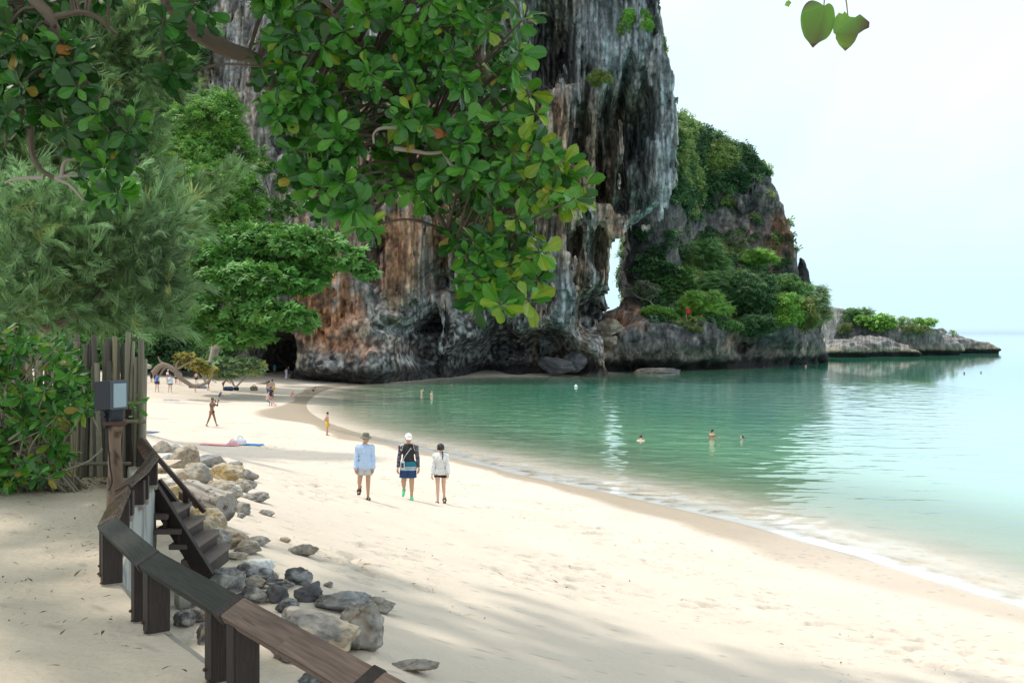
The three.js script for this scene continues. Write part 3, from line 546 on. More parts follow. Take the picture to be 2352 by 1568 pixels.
hill('light green spreading tree with a visible trunk above the ledge', 1622, 696, 68, 42, 150, 'bright', { kind: 'feather', size: 1.15, stems: [[[[1640, 765, 151], [1632, 740, 151], [1620, 705, 150]], 0.2, 0.08], [[[1632, 735, 151], [1660, 700, 150]], 0.1, 0.05], [[[1628, 730, 151], [1590, 705, 150]], 0.09, 0.04]], bark: PALE_BARK });
hill('low bright green thicket on the ledge right of the red boulders', 1500, 728, 66, 34, 149, 'bright', { kind: 'fine', name: 'hillside_shrub', cat: 'shrub', low: true });
hill('sparse grey green shrub with a crooked white stem by the slit', 1482, 662, 42, 28, 151, 'grey', { n: 0.5, size: 0.7, name: 'hillside_shrub', cat: 'shrub', low: true, bark: PALE_BARK, stems: [[[[1505, 705, 151], [1490, 690, 151], [1465, 682, 151], [1452, 670, 151]], 0.12, 0.04], [[[1495, 692, 151], [1500, 675, 151]], 0.07, 0.03]] });
hill('mid green tree on the right shoulder below the bare grey face', 1800, 652, 70, 30, 166, 'mid');
hill('lime green vine covered tree near the right end of the slope', 1800, 705, 66, 44, 158, 'bright', { n: 1.2 });
hill('olive green bushy tree at the right edge over the pale rock', 1850, 712, 40, 48, 160, 'olive');
hill('airy pale green tree leaning out over the sea at the headland tip', 1884, 698, 34, 58, 176, 'pale', { kind: 'feather', n: 1.3, size: 1.0 });
hill('dark bush at the foot of the large dense dark tree', 1735, 745, 58, 30, 154, 'dark', { name: 'hillside_shrub', cat: 'shrub', low: true });
hill('mid green bush on the ledge under the light spreading tree', 1655, 748, 56, 22, 150, 'mid', { name: 'hillside_shrub', cat: 'shrub', low: true });
hill('mid green tree between the slit tree and the light spreading tree', 1562, 650, 62, 46, 157, 'mid', { kind: 'rosette' });
hill('olive tree behind the slit trees below the cliff foot', 1580, 590, 40, 36, 168, 'olive');
hill('low scrub on the rim of the ledge above the grey undercut rock', 1575, 748, 44, 16, 147, 'olive', { name: 'hillside_shrub', cat: 'shrub', low: true, size: 0.7 });
hill('dark tree filling the gully under the pinnacle', 1838, 668, 40, 30, 170, 'mid', { kind: 'feather', size: 1.1 });
hill('narrow dark tree clinging below the cliff curtain', 1560, 520, 26, 50, 170, 'deep');
// islet greenery
hill('tall dark topped shrub on the left of the shrubby islet', 1972, 722, 48, 24, 246, 'mid', { name: 'islet_shrub', cat: 'shrub', low: true });
hill('widest green shrub in the middle of the islet top', 2012, 738, 58, 24, 244, 'bright', { name: 'islet_shrub', cat: 'shrub', low: true, kind: 'rosette' });
hill('small airy shrub right of the middle on the islet top', 2078, 738, 28, 16, 247, 'pale', { name: 'islet_shrub', cat: 'shrub', low: true, n: 0.7 });
hill('flat topped yellow green shrub at the right end of the islet top', 2128, 738, 34, 15, 246, 'bright', { name: 'islet_shrub', cat: 'shrub', low: true });
hill('dry yellowish grass tuft on the left face of the islet', 1944, 752, 24, 16, 244.5, 'olive', { name: 'islet_shrub', cat: 'shrub', low: true, size: 0.7 });
hill('dry olive scrub draped over the right face of the islet', 2108, 754, 44, 13, 244, 'olive', { name: 'islet_shrub', cat: 'shrub', low: true, size: 0.7 });
hill('small dry tuft on the low saddle beside the flat right rock', 2190, 764, 16, 8, 262, 'olive', { name: 'islet_shrub', cat: 'shrub', low: true, size: 0.6 });
// greenery on the big cliff
hill('bright hanging shrub high on the blue grey cliff panel', 1458, 50, 52, 40, 122.5, 'bright', { name: 'cliff_shrub', cat: 'shrub', low: true, kind: 'fine', size: 0.7 });
hill('dull green shrub under the lip of the blue grey cliff panel', 1376, 176, 32, 24, 121.5, 'olive', { name: 'cliff_shrub', cat: 'shrub', low: true, size: 0.6 });
hill('straggling green growth down the right edge of the big cliff', 1512, 108, 22, 60, 123.5, 'olive', { name: 'cliff_shrub', cat: 'shrub', low: true, size: 0.6, n: 0.9 });
// the wooded crown of the headland: one mass of scrub
{
  const r = rng(91), list = [], P = scene.getObjectByName('headland').geometry, pos = P.attributes.position, nor = P.attributes.normal;
  for (let i = 0; i < pos.count; i++) {
    const x = pos.getX(i), y = pos.getY(i), z = pos.getZ(i), lim = mix(28, 36, sstep(36, 49, x)) + 4 * noise(x * 0.12, z * 0.1, 3);
    const slope = y > 7 && y < 24 && nor.getY(i) > 0.35 && x > 20, top = y > lim + 4 * noise(x * 0.4, y * 0.4, 7) && (nor.getZ(i) > -0.4);
    const tuft = y > 14 && y < 32 && noise(x * 0.35, y * 0.35, 21) > 0.34;
    if (!(top || slope || tuft) || r() > (top ? 0.75 : slope ? 0.4 : 0.5)) continue;
    const n = noise(x * 0.22, y * 0.22, z * 0.22), k = 0.8 + 0.4 * r() + 0.5 * n, t = n > 0.12 ? GREEN.olive : n < -0.14 ? GREEN.deep : GREEN.dark, lift = top ? (0.3 + 1.5 * r() * (0.5 + n)) : 0.4;
    list.push([V(x + nor.getX(i) * lift, y + nor.getY(i) * lift, z + nor.getZ(i) * lift), qFrom(V(r() - 0.5, 0.3 * r(), r() - 0.5), r()), 0.9 + 1.1 * r(), lin(t[0] * k, t[1] * k, t[2] * k)]);
  }
  tag(instances('hill_scrub', CLUMPS.fine, LEAFY, list, scene), 'dense dark scrub covering the rounded top of the headland', 'vegetation', null, 'stuff');
}
// left: the hillside behind the beach
{
  const r = rng(17), list = [];
  for (let i = 0; i < 21000; i++) {
    const px = -260 + 860 * r(), py = -40 + 880 * r();
    const w = fbm(px * 0.008, py * 0.008, 2, 4) + (px < 330 ? 0.25 : 0) + sstep(420, 620, py) * 0.4 - sstep(420, 600, px) * 0.6;
    if (w < 0.02 && !(py > 560 && px < 460)) continue;
    const D = cliffFront((px - MID) / FOCAL * 108, EYE - (py - HORIZON) / FOCAL * 108) - 0.6 - 3.5 * r() - sstep(500, 800, py) * 5, n = noise(px * 0.012, py * 0.012, 4), k = 0.75 + 0.45 * r() + 0.6 * n, t = n > 0.15 ? GREEN.pale : n < -0.1 ? GREEN.dark : GREEN.mid;
    list.push([at(px, py, D), qFrom(V(r() - 0.5, 0.2, r() - 0.5), r()), 0.8 + 0.9 * r(), lin(t[0] * k, t[1] * k, t[2] * k)]);
  }
  tag(instances('hillside_growth', CLUMPS.fine, LEAFY, list, scene), 'tangled green growth covering the foot of the cliff on the left', 'vegetation', null, 'stuff');
}
treeAt('vine_mound', 'bright green dome of vines bulging from the cliff on the left', 'vines', [[460, 300, 100, 100, 0], [500, 260, 70, 70, 1], [540, 360, 70, 80, 1], [420, 370, 90, 60, -2], [470, 420, 120, 60, -3], [560, 450, 60, 60, 0], [380, 330, 60, 50, 1], [520, 500, 80, 60, -2]], 98, { kind: 'fine', size: 0.85, n: 8500, tint: [0.19, 0.42, 0.08], low: true, seed: 44, base: [480, 520, 101], gap: -0.1 });
treeAt('cliff_tree', 'straggly dark green tree leaning from the cliff above the almond tree', 'tree', [[620, 480, 70, 28], [560, 500, 60, 40], [690, 470, 50, 20], [650, 420, 24, 30], [600, 380, 40, 20]], 104, { kind: 'rosette', size: 0.8, n: 900, tint: GREEN.mid, seed: 12, base: [640, 560, 108], gap: -0.05 });
treeAt('almond_tree', 'broad bright green almond tree spreading over the far end of the beach', 'tree', [[620, 545, 150, 34, 0], [700, 555, 110, 36, -2], [520, 585, 120, 44, -1], [780, 590, 70, 34, -1], [840, 622, 34, 22, -1], [570, 640, 150, 44, -3], [690, 640, 80, 44, 0], [520, 700, 110, 44, -3], [620, 720, 90, 40, -4], [690, 730, 50, 36, -2], [480, 760, 70, 30, -2], [560, 775, 80, 26, -4], [600, 590, 150, 40, 1], [470, 650, 60, 50, 0]], 86,
  { kind: 'rosette', size: 0.95, n: 5600, tint: [0.17, 0.40, 0.095], seed: 61, base: [478, 858, 88], gap: -0.16, yellow: 0.35, deep: 0.9, bark: PALE_BARK, stems: [[[[478, 862, 88], [490, 820, 88], [497, 770, 88], [520, 700, 87]], 0.42, 0.26], [[[494, 800, 88], [530, 765, 87], [580, 720, 86], [640, 640, 86]], 0.3, 0.12], [[[510, 720, 87], [600, 610, 86], [740, 580, 85]], 0.2, 0.08], [[[497, 780, 88], [470, 740, 87], [440, 650, 86]], 0.22, 0.08]] });
treeAt('beach_shrub_tree', 'low pale green shrubby tree with crooked stems standing on the sand', 'tree', [[520, 845, 48, 22], [565, 842, 40, 22], [490, 850, 30, 16], [590, 846, 22, 14], [545, 832, 50, 14]], 80, { kind: 'rosette', size: 0.62, n: 900, tint: GREEN.pale, seed: 21, base: [538, 888, 80], bark: PALE_BARK, stems: [[[[500, 872, 80], [520, 868, 80], [532, 876, 80], [540, 888, 80], [556, 874, 80], [578, 858, 80], [585, 850, 80]], 0.1, 0.05], [[[520, 868, 80], [522, 855, 80], [516, 845, 80]], 0.09, 0.04], [[[520, 868, 80], [498, 872, 80], [475, 864, 80]], 0.1, 0.06]] });
treeAt('yellow_shrub', 'small yellow leaved shrub drooping beside the bent trunk on the sand', 'shrub', [[480, 852, 22, 10], [455, 838, 26, 16], [425, 826, 30, 18]], 78, { kind: 'rosette', size: 0.5, n: 260, tint: [0.30, 0.30, 0.06], seed: 29, base: [470, 868, 78], low: true, bark: PALE_BARK });
// she-oaks with drooping needle sprays
const SPRAY = V(0.75, 0.25, 0.35);
const oak = (name, label, lobes, D, o) => treeAt(name, label, 'tree', lobes, D, { kind: 'needle', dir: SPRAY, fill: true, gap: 0.07, yellow: 0.12, tint: GREEN.pine, deep: 0.7, ...o });
oak('casuarina_tree', 'feathery grey green casuarina leaning over the bamboo fence', [[60, 470, 130, 70], [170, 520, 150, 80], [290, 470, 120, 60], [110, 610, 140, 60], [260, 620, 120, 70], [340, 560, 80, 70], [370, 650, 60, 70], [200, 700, 150, 50], [60, 700, 120, 60], [330, 730, 80, 40], [390, 520, 60, 30]], 27,
  { n: 3900, size: 0.66, seed: 71, base: [-60, 905, 27], stems: [[[[-60, 905, 27], [20, 800, 27], [75, 765, 27], [150, 735, 27], [215, 690, 27], [260, 630, 27], [310, 540, 27]], 0.17, 0.035], [[[150, 735, 27], [135, 680, 27], [160, 600, 27], [250, 470, 27]], 0.05, 0.012], [[[205, 690, 27], [225, 590, 27], [260, 480, 27]], 0.05, 0.012], [[[20, 800, 27], [60, 640, 28], [30, 480, 28]], 0.08, 0.02], [[[75, 560, 27], [160, 600, 27], [205, 650, 27]], 0.06, 0.03]] });
oak('casuarina_tree', 'tall pale casuarina behind, its thin trunk slanting up past the dark branches', [[330, 60, 110, 60], [250, 140, 130, 70], [120, 120, 130, 80], [370, 180, 50, 40], [200, 260, 120, 60], [60, 300, 120, 80], [300, 300, 60, 30], [260, 390, 110, 40], [120, 400, 120, 60], [420, 445, 90, 22], [520, 400, 40, 12]], 46,
  { n: 7600, size: 0.95, seed: 72, base: [120, 880, 46], tint: [0.42, 0.64, 0.30], stems: [[[[120, 880, 46], [170, 620, 46], [215, 430, 46], [300, 180, 46], [390, -20, 46]], 0.22, 0.05], [[[190, 520, 46], [330, 460, 46], [480, 400, 46], [620, 370, 46]], 0.07, 0.02], [[[240, 350, 46], [330, 200, 46], [430, 90, 46]], 0.06, 0.02]] });
oak('casuarina_tree', 'soft green casuarina on the left margin reaching above the frame', [[-60, 160, 120, 120], [-20, 20, 140, 90], [-90, 380, 110, 130], [80, -60, 140, 60], [-40, 560, 100, 90]], 44, { n: 4200, size: 0.95, seed: 73, base: [-180, 890, 44], stems: [[[[-180, 890, 44], [-130, 500, 44], [-60, 160, 44], [10, -120, 44]], 0.24, 0.05]] });
// ---------- the path, its retaining wall and the low railing ----------
const PATH_Y = 3.9;
const RAIL = [[1.75, 0.6], [1.0, 1.56], [0.25, 2.52], [-0.5, 3.47], [-1.25, 4.43], [-1.96, 5.37], [-2.60, 6.4], [-3.0, 7.66], [-3.15, 8.42], [-3.43, 9.48], [-4.02, 10.8]];
const railX = (d) => poly(RAIL.map(([x, dd]) => [dd, x]), d);
{
  const P = [], U = [], I = [], C = []; const nd = 150, nx = 90; let k = 0;
  for (let j = 0; j <= nd; j++) for (let i = 0; i <= nx; i++) {
    const d = -1 + 13.5 * j / nd, e = railX(max(0.6, d)) + 0.035 + 0.05 * noise(d * 1.7, 3, 3) - 0.15 * sstep(7.4, 7.8, d), t = i / nx, x = e - pow(t, 1.5) * 13;
    const n = fbm(x * 0.9, d * 0.9, 6, 3), n2 = noise(x * 6, d * 6, 2), soft = sstep(0, 0.12, t);
    P.push(x, PATH_Y + 0.015 + soft * (0.03 * n + 0.012 * noise(x * 2.3, d * 2.3, 4)) + 0.005 * n2, -d); U.push(x / 1.1, d / 1.1);
    const v = 1 + 0.22 * n + 0.1 * n2 + (noise(x * 9, d * 9, 3) > 0.5 ? -0.3 : 0); C.push(0.60 * v, 0.505 * v, 0.40 * v);
    if (i && j) { const o = k; I.push(o - nx - 2, o, o - nx - 1, o - nx - 2, o - 1, o); } k++;
  }
  structure('path', geo(P, I, { uv: [U, 2], color: [C, 3] }), std(lin(1, 1, 1), 0.95, { vertexColors: true, bumpMap: TEX.grain, bumpScale: 0.010, side: THREE.DoubleSide }));
}
{
  const L = [];                                                   // a rendered wall under the railing, worn along its top
  for (let i = 1; i < RAIL.length; i++) {
    const [ax, ad] = RAIL[i - 1], [bx, bd] = RAIL[i], top = i >= 8 ? 4.06 : 3.9, n = 10, len = hypot(bx - ax, bd - ad), w = i >= 8 ? 0.18 : 0.30;
    const g = new THREE.BoxGeometry(w, top - 2.4, len + 0.04, 6, 26, n * 2), p = g.attributes.position;
    for (let q = 0; q < p.count; q++) { const X = p.getX(q), Y = p.getY(q), Z = p.getZ(q), m = noise((i * 9 + Z) * 2.4, Y * 2.1, X * 4) * 0.022 + noise((i * 9 + Z) * 7, Y * 5, X * 9) * 0.008; p.setXYZ(q, X + m + (abs(X) > w / 2 - 0.01 && Y > (top - 2.4) / 2 - 0.01 ? -X * 0.1 : 0), Y + m * 0.7, Z); }
    g.computeVertexNormals(); uvBox(g, 0.8);
    const a = V(ax, 0, -ad), b = V(bx, 0, -bd), z = b.clone().sub(a).normalize(), y = V(0, 1, 0), x = y.clone().cross(z);
    L.push(g.applyMatrix4(new THREE.Matrix4().makeBasis(x, y, z).setPosition((ax + bx) / 2 - x.x * 0.06 * -1, (top + 2.4) / 2, -(ad + bd) / 2 + 0.06 * x.z)));
  }
  const g = joined(L); paint(g, (x, y, z, nx, ny) => { const n = fbm(x * 1.8, y * 1.2, z * 1.8, 4), dr = noise(x * 6, y * 0.8, z * 6), k = 1 + 0.5 * n; const s = sstep(0.1, 0.4, dr + 0.5 * n) * 0.6; return ny > 0.7 ? [0.36 * k, 0.33 * k, 0.285 * k] : mix3([0.38 * k, 0.40 * k, 0.39 * k], [0.14, 0.15, 0.14], s); });
  tag(part('retaining_wall', g, std(lin(1, 1, 1), 0.93, { vertexColors: true, bumpMap: TEX.rough, bumpScale: 0.03 }), scene), 'low whitewashed concrete wall with worn render holding up the sandy path', 'wall');
}
const BOLT = new THREE.SphereGeometry(0.009, 8, 6), BOLT_MAT = std(srgb(96, 70, 54), 0.6, { metalness: 0.4 });
const WOOD = std(srgb(98, 75, 64), 0.55, { map: TEX.wood, bumpMap: TEX.wood, bumpScale: 0.006, roughnessMap: TEX.rough });
const WOOD_DARK = std(srgb(60, 45, 40), 0.6, { map: TEX.wood, bumpMap: TEX.wood, bumpScale: 0.006 });
const WOOD_MOSS = std(srgb(55, 56, 46), 0.7, { map: TEX.wood, bumpMap: TEX.wood, bumpScale: 0.008 });
const WOOD_PALE = std(srgb(146, 119, 104), 0.62, { map: TEX.wood, bumpMap: TEX.wood, bumpScale: 0.007 });
{
  const t = thing('railing', 'low dark brown timber railing of flat boards on paired posts, bending along the path edge', 'railing', [-1.5, PATH_Y, -5]);
  const o = t.position, P3 = (x, y, d) => V(x, y, -d).sub(o), r = rng(4);
  for (let i = 1; i < RAIL.length; i++) {
    const [ax, ad] = RAIL[i - 1], [bx, bd] = RAIL[i], lift = i >= 8 ? 0.03 : 0, top = 4.30 + lift, ex = bx - ax, ed = bd - ad, l = hypot(ex, ed), u = [ex / l, ed / l];
    const a = P3(ax + u[0] * 0.012, top - 0.028 + 0.006 * (r() - 0.5), ad + u[1] * 0.012), b = P3(bx - u[0] * 0.012, top - 0.028 + 0.006 * (r() - 0.5), bd - u[1] * 0.012);
    const tiltUp = V(-u[1] * 0.5, 0.87, u[0] * -0.5 * 1).normalize();
    part('rail_board', beam(a, b, 0.13, 0.05, tiltUp, 0.01), i <= 4 ? WOOD_PALE : i <= 6 ? WOOD_MOSS : WOOD, t);
    if (i > 1 && i < 7) part('joint_strap', beam(P3(ax - u[0] * 0.045, top - 0.028, ad - u[1] * 0.045), P3(ax + u[0] * 0.04, top - 0.028, ad + u[1] * 0.04), 0.136, 0.058, tiltUp, 0.008), WOOD_DARK, t);
    for (const s of [0.13, l - 0.13]) {
      const x = ax + u[0] * s, d = ad + u[1] * s, base = (i >= 8 ? 4.05 : 3.9) - 0.005;
      const g = new RoundedBoxGeometry(0.12, top - 0.056 - base - 0.03, 0.09, 1, 0.008); uvBox(g, 1.6);
      const m = part('post', g, WOOD_DARK, t); m.position.copy(P3(x, (top - 0.056 + base + 0.03) / 2, d)); m.rotation.y = Math.atan2(u[0], -u[1]);
      for (const q of [-1, 1]) { const bo = part('bolt', BOLT, BOLT_MAT, t); bo.position.copy(P3(x + u[1] * -0.066 * 1, base + 0.06, d + u[0] * 0.066)).add(V(u[0] * 0.025 * q, 0.02 * q, -u[1] * 0.025 * q)); bo.rotation.y = m.rotation.y; }
      const f = part('post_foot', new RoundedBoxGeometry(0.12, 0.05, 0.085, 1, 0.01), PALE_CONC(), t); f.position.copy(P3(x, base + 0.012, d)); f.rotation.y = m.rotation.y;
    }
  }
}
function PALE_CONC() { return PALE_CONC.m ??= std(lin(0.36, 0.32, 0.27), 0.95, { bumpMap: TEX.rough, bumpScale: 0.01 }); }
// wooden steps from the path down to the sand
{
  const t = thing('wooden_stairs', 'short dark wooden steps with a sloping handrail leading down to the sand', 'stairs', [-3.1, 3.1, -9.6]), o = t.position;
  const W = (px, py, d) => at(px, py, d).sub(o);
  part('stringer', beam(W(346, 1120, 9.42), W(478, 1330, 9.2), 0.05, 0.17), WOOD_DARK, t);
  part('stringer', beam(W(356, 1110, 10.05), W(492, 1280, 9.95), 0.05, 0.15), WOOD_DARK, t);
  [[474, 1272, 0.26], [447, 1238, 0.26], [414, 1204, 0.26], [384, 1172, 0.24]].forEach(([px, py, w]) => {
    const c = W(px, py, 9.62), g = uvBox(new RoundedBoxGeometry(w, 0.05, 0.74, 1, 0.008), 1.4); const m = part('tread', g, std(srgb(96, 84, 80), 0.5, { bumpMap: TEX.wood, bumpScale: 0.006 }), t); m.position.copy(c);
    const rr = part('riser', uvBox(new RoundedBoxGeometry(0.03, 0.12, 0.70, 1, 0.005), 1.4), WOOD_DARK, t); rr.position.copy(c).add(V(w / 2 - 0.03, -0.088, 0));
  });
  part('handrail', beam(W(322, 1006, 9.98), W(470, 1176, 9.9), 0.045, 0.05, V(0, 1, 0), 0.014), WOOD, t);
  part('handrail_post', beam(W(344, 1032, 9.95), W(346, 1165, 9.95), 0.05, 0.05, V(0, 0, 1)), WOOD_DARK, t);
  part('handrail_post', beam(W(426, 1126, 9.93), W(432, 1236, 9.93), 0.055, 0.055, V(0, 0, 1)), WOOD_DARK, t);
}
// bamboo fence
{
  const t = thing('bamboo_fence', 'weathered grey bamboo pole fence of uneven height closing off the path', 'fence', at(190, 1100, 10.95).toArray()), o = t.position, r = rng(8);
  const pole = (h, seed) => { const q = rng(seed), pts = [], rad = 0.027; let y = 0; while (y < h) { const s = 0.2 + 0.1 * q(); pts.push([rad * 0.97, y], [rad, y + 0.01], [rad * 0.97, y + min(s, h - y) - 0.012], [rad * 1.1, y + min(s, h - y) - 0.004]); y += s; } pts.push([rad * 0.9, h], [rad * 0.55, h], [rad * 0.5, h - 0.03], [0, h - 0.03]); return new THREE.LatheGeometry(pts.map(([a, b]) => new THREE.Vector2(a, b)), 9); };
  const shapes = [pole(1.56, 1), pole(1.5, 2), pole(1.6, 3), pole(1.33, 4), pole(1.26, 5)].map((g) => uvBox(g, 2));
  const mats = [[172, 164, 146], [150, 142, 126], [128, 120, 106], [164, 150, 122], [104, 98, 90]].map((c) => std(srgb(...c), 0.62, { bumpMap: TEX.wood, bumpScale: 0.004 }));
  for (let px = -120; px < 336; px += 4.9 + 2.8 * r()) {
    const right = px > 296, back = r() < 0.3, D = 10.95 + (back ? 0.07 : 0) + 0.03 * r(), short = right ? r() < 0.8 : r() < 0.24, k = short ? 3 + floor(r() * 2) : floor(r() * 3);
    const b = at(px, right ? 1095 : 1102, D), m = part('pole', shapes[k], mats[floor(r() * 5)], t); m.position.copy(b.sub(o)); m.rotation.set(0.02 * (r() - 0.5), r() * 6, (px > 180 ? -0.03 : 0.02) + 0.035 * (r() - 0.5)); const w = 0.8 + 0.5 * r(); m.scale.set(w, 0.97 + 0.05 * r(), w);
  }
  for (const [x0, y0, x1, y1, D] of [[-120, 1062, 300, 1064, 10.86], [60, 918, 325, 926, 10.87], [250, 962, 334, 968, 10.86]]) part('crossbar', limb([at(x0, y0, D).sub(o), at((x0 + x1) / 2, (y0 + y1) / 2 + 2, D).sub(o), at(x1, y1, D).sub(o)], [0.022, 0.02], 8, 0.1, x0), mats[1], t);
  part('end_post', beam(at(296, 1100, 10.9).sub(o), at(294, 940, 10.9).sub(o), 0.05, 0.05, V(0, 0, 1)), WOOD_DARK, t);
}
// floodlight on a rough log post
{
  const D = 9.0, b = at(262, 1132, D), t = thing('floodlight', 'grey floodlight on a rough log post in front of the bamboo fence', 'light', [b.x, PATH_Y, b.z]), o = t.position, k = D / FOCAL;
  const W = (px, py, dd = 0) => at(px, py, D + dd).sub(o);
  const post = limb([W(262, 1134).setY(-0.02), W(264, 1080), W(262, 1020), W(264, 975)], [0.068, 0.062, 0.06, 0.062], 14, 0.22, 9);
  paint(post, (x, y, z) => { const n = fbm(x * 14, y * 5, z * 14, 4), q = 1 + 0.7 * n, knot = noise(x * 16, y * 9, z * 16) > 0.36 ? 0.35 : 1; return [0.26 * q * knot, 0.175 * q * knot, 0.12 * q * knot]; });
  part('log_post', post, std(lin(1, 1, 1), 0.9, { vertexColors: true, bumpMap: TEX.rough, bumpScale: 0.02 }), t);
  const plate = part('wooden_plate', uvBox(new RoundedBoxGeometry(0.2, 0.035, 0.2, 1, 0.006), 2), std(srgb(92, 62, 54), 0.7, { bumpMap: TEX.wood, bumpScale: 0.005 }), t); plate.position.copy(W(263, 971)); plate.rotation.y = 0.35;
  const metal = std(srgb(44, 49, 57), 0.5, { metalness: 0.35 }), rub = std(srgb(26, 28, 32), 0.6);
  const head = new THREE.Group(); head.name = 'lamp_head'; head.position.copy(W(256, 912)); head.rotation.y = 1.12; t.add(head);
  const prism = (pts, depth) => { const s = new THREE.Shape(pts.map(([x, y]) => new THREE.Vector2(x, y))); const g = new THREE.ExtrudeGeometry(s, { depth, bevelEnabled: true, bevelSize: 0.006, bevelThickness: 0.006, bevelSegments: 2 }); return g.translate(0, 0, -depth / 2); };
  // profile from the side: deep housing with the glass on its front, narrowing to a gear box below
  part('housing', prism([[-0.11, 0.135], [0.055, 0.15], [0.075, 0.14], [0.075, -0.10], [-0.09, -0.115], [-0.12, -0.09]], 0.17).rotateY(-PI / 2), metal, head);
  part('glass_bezel', new RoundedBoxGeometry(0.186, 0.258, 0.018, 2, 0.006).translate(0, 0.02, 0.089), std(srgb(78, 88, 98), 0.4, { metalness: 0.3 }), head);
  part('glass_pane', new RoundedBoxGeometry(0.146, 0.215, 0.008, 2, 0.003).translate(0, 0.02, 0.1), phys(srgb(158, 176, 184), 0.15, { clearcoat: 1 }), head);
  part('gear_box', prism([[-0.06, 0], [0.07, 0], [0.06, -0.10], [-0.04, -0.10]], 0.13).rotateY(-PI / 2).translate(0, -0.118, 0), metal, head);
  part('pivot_knob', new THREE.CylinderGeometry(0.03, 0.03, 0.02, 18).rotateZ(PI / 2).translate(-0.095, -0.15, 0.0), rub, head);
  for (const s of [-1, 1]) part('bracket_arm', new RoundedBoxGeometry(0.016, 0.15, 0.045, 1, 0.004).translate(s * 0.078, -0.20, 0), rub, head);
  part('cable', limb([W(246, 955, -0.05), W(247, 1010, -0.1), W(252, 1070, -0.1), W(256, 1110, -0.09), W(248, 1126, -0.12)], [0.007, 0.007], 6), rub, t);
}
// ---------- boulders under the wall ----------
const ROCK_TONE = { grey: [0.285, 0.27, 0.25], tan: [0.42, 0.35, 0.26], yellow: [0.50, 0.37, 0.17], dark: [0.10, 0.10, 0.108], blue: [0.235, 0.24, 0.25], white: [0.48, 0.45, 0.405], brown: [0.30, 0.245, 0.19], pink: [0.45, 0.36, 0.30] };
const BOULDER_MAT = std(lin(1, 1, 1), 0.9, { vertexColors: true, bumpMap: TEX.rough, bumpScale: 0.03 });
function rockGeometry(seed, sx, sy, sz, tone, second, round = 0.5, detail = 9) {
  let g = new THREE.IcosahedronGeometry(1, detail); g.deleteAttribute('normal'); g.deleteAttribute('uv'); g = mergeVertices(g, 1e-4);
  const r = rng(seed), cuts = [...Array(13)].map(() => { const v = V(r() * 2 - 1, r() * 2 - 0.8, r() * 2 - 1).normalize(); return [v, mix(0.56, 0.9, r())]; }), p = g.attributes.position, v = V();
  for (let i = 0; i < p.count; i++) {
    v.fromBufferAttribute(p, i); let m = 1.05;
    for (const [c, k] of cuts) { const q = v.dot(c); if (q > 0.02) m = smin(m, k / q, 0.03 + 0.12 * round * round); }
    m *= 1 + 0.16 * noise(v.x * 1.7 + seed, v.y * 1.7, v.z * 1.7) + 0.09 * noise(v.x * 4 + seed, v.y * 4, v.z * 4) + 0.05 * noise(v.x * 9, v.y * 9, v.z * 9 + seed);
    p.setXYZ(i, v.x * m * sx, v.y * m * sy, v.z * m * sz);
  }
  g.computeVertexNormals(); uvBox(g, 1.4);
  const A = ROCK_TONE[tone], B = ROCK_TONE[second ?? tone];
  return paint(g, (x, y, z) => { const n = fbm(x / sx * 1.6 + seed, y / sy * 1.6, z / sz * 1.6, 4), f = fbm(x * 16, y * 16, z * 16 + seed, 3), k = 1 + 0.7 * n + 0.75 * f, vein = abs(noise(x * 5 + seed, y * 9, z * 5)) < 0.035 ? 0.6 : 1; const c = mix3(A, B, sstep(-0.1, 0.2, n + 0.25 * (x / sx))); return c.map((q) => max(0.02, q * k * vein)); });
}
function boulder(label, px, py, w, h, tone, o = {}) {
  const foot = castToBeach(px, py + h * 0.42), D = o.d ?? -foot.z, k = D / FOCAL, c = at(px, py, D), big = w > 100 ? 0.86 : 1, sx = w / 2 * k * 1.3 * big, sy = h / 2 * k * 1.36 * big, seed = floor(px * 3 + py);
  const g = rockGeometry(seed, sx, sy, (sx + sy) * 0.5 * (o.deep ?? 1.05), tone, o.second, o.round, w > 60 ? 14 : 8);
  const m = tag(part('boulder', g, BOULDER_MAT, scene), label, 'rock'); m.position.copy(c); m.position.z -= sx * 0.25; m.position.y -= sy * 0.1; m.rotation.set(0, (o.turn ?? 0), o.roll ?? 0); return m;
}
boulder('big round tan boulder sitting highest on the rock pile beside the fence end', 418, 1049, 52, 55, 'tan', { second: 'brown', round: 0.9 });
boulder('rough grey brown rock at the far top of the pile by the bamboo', 372, 1028, 40, 26, 'grey', { second: 'brown' });
boulder('small pale rock just behind the big round tan boulder', 396, 1030, 34, 20, 'white', { second: 'grey' });
boulder('grey block wedged left of the big round tan boulder', 384, 1055, 32, 26, 'blue');
boulder('yellowish rock under the handrail at the back of the pile', 366, 1070, 42, 36, 'yellow', { second: 'tan' });
boulder('smooth blue grey boulder right of the big round tan one', 476, 1058, 55, 28, 'blue', { second: 'grey', round: 0.9 });
boulder('small grey rock peeping out on the sand side behind the yellow patched boulder', 538, 1066, 28, 14, 'grey');
boulder('grey tan boulder directly below the big round tan one', 450, 1090, 54, 42, 'tan', { second: 'grey' });
boulder('tan boulder with a bright yellow patch on its left end', 512, 1086, 72, 42, 'yellow', { second: 'tan', round: 0.8 });
boulder('dull grey flat topped stone right of the yellow patched boulder', 563, 1090, 42, 24, 'grey');
boulder('tan wedge leaning on the right foot of the yellow patched boulder', 552, 1115, 44, 30, 'tan', { second: 'grey' });
boulder('small pointed grey stone at the right end of the upper pile', 572, 1111, 24, 18, 'grey');
boulder('long light tan boulder below the yellow patched one', 512, 1126, 76, 40, 'tan', { second: 'white', round: 0.9 });
boulder('low flat grey slab sunk in the sand right of the pile', 584, 1142, 62, 17, 'grey');
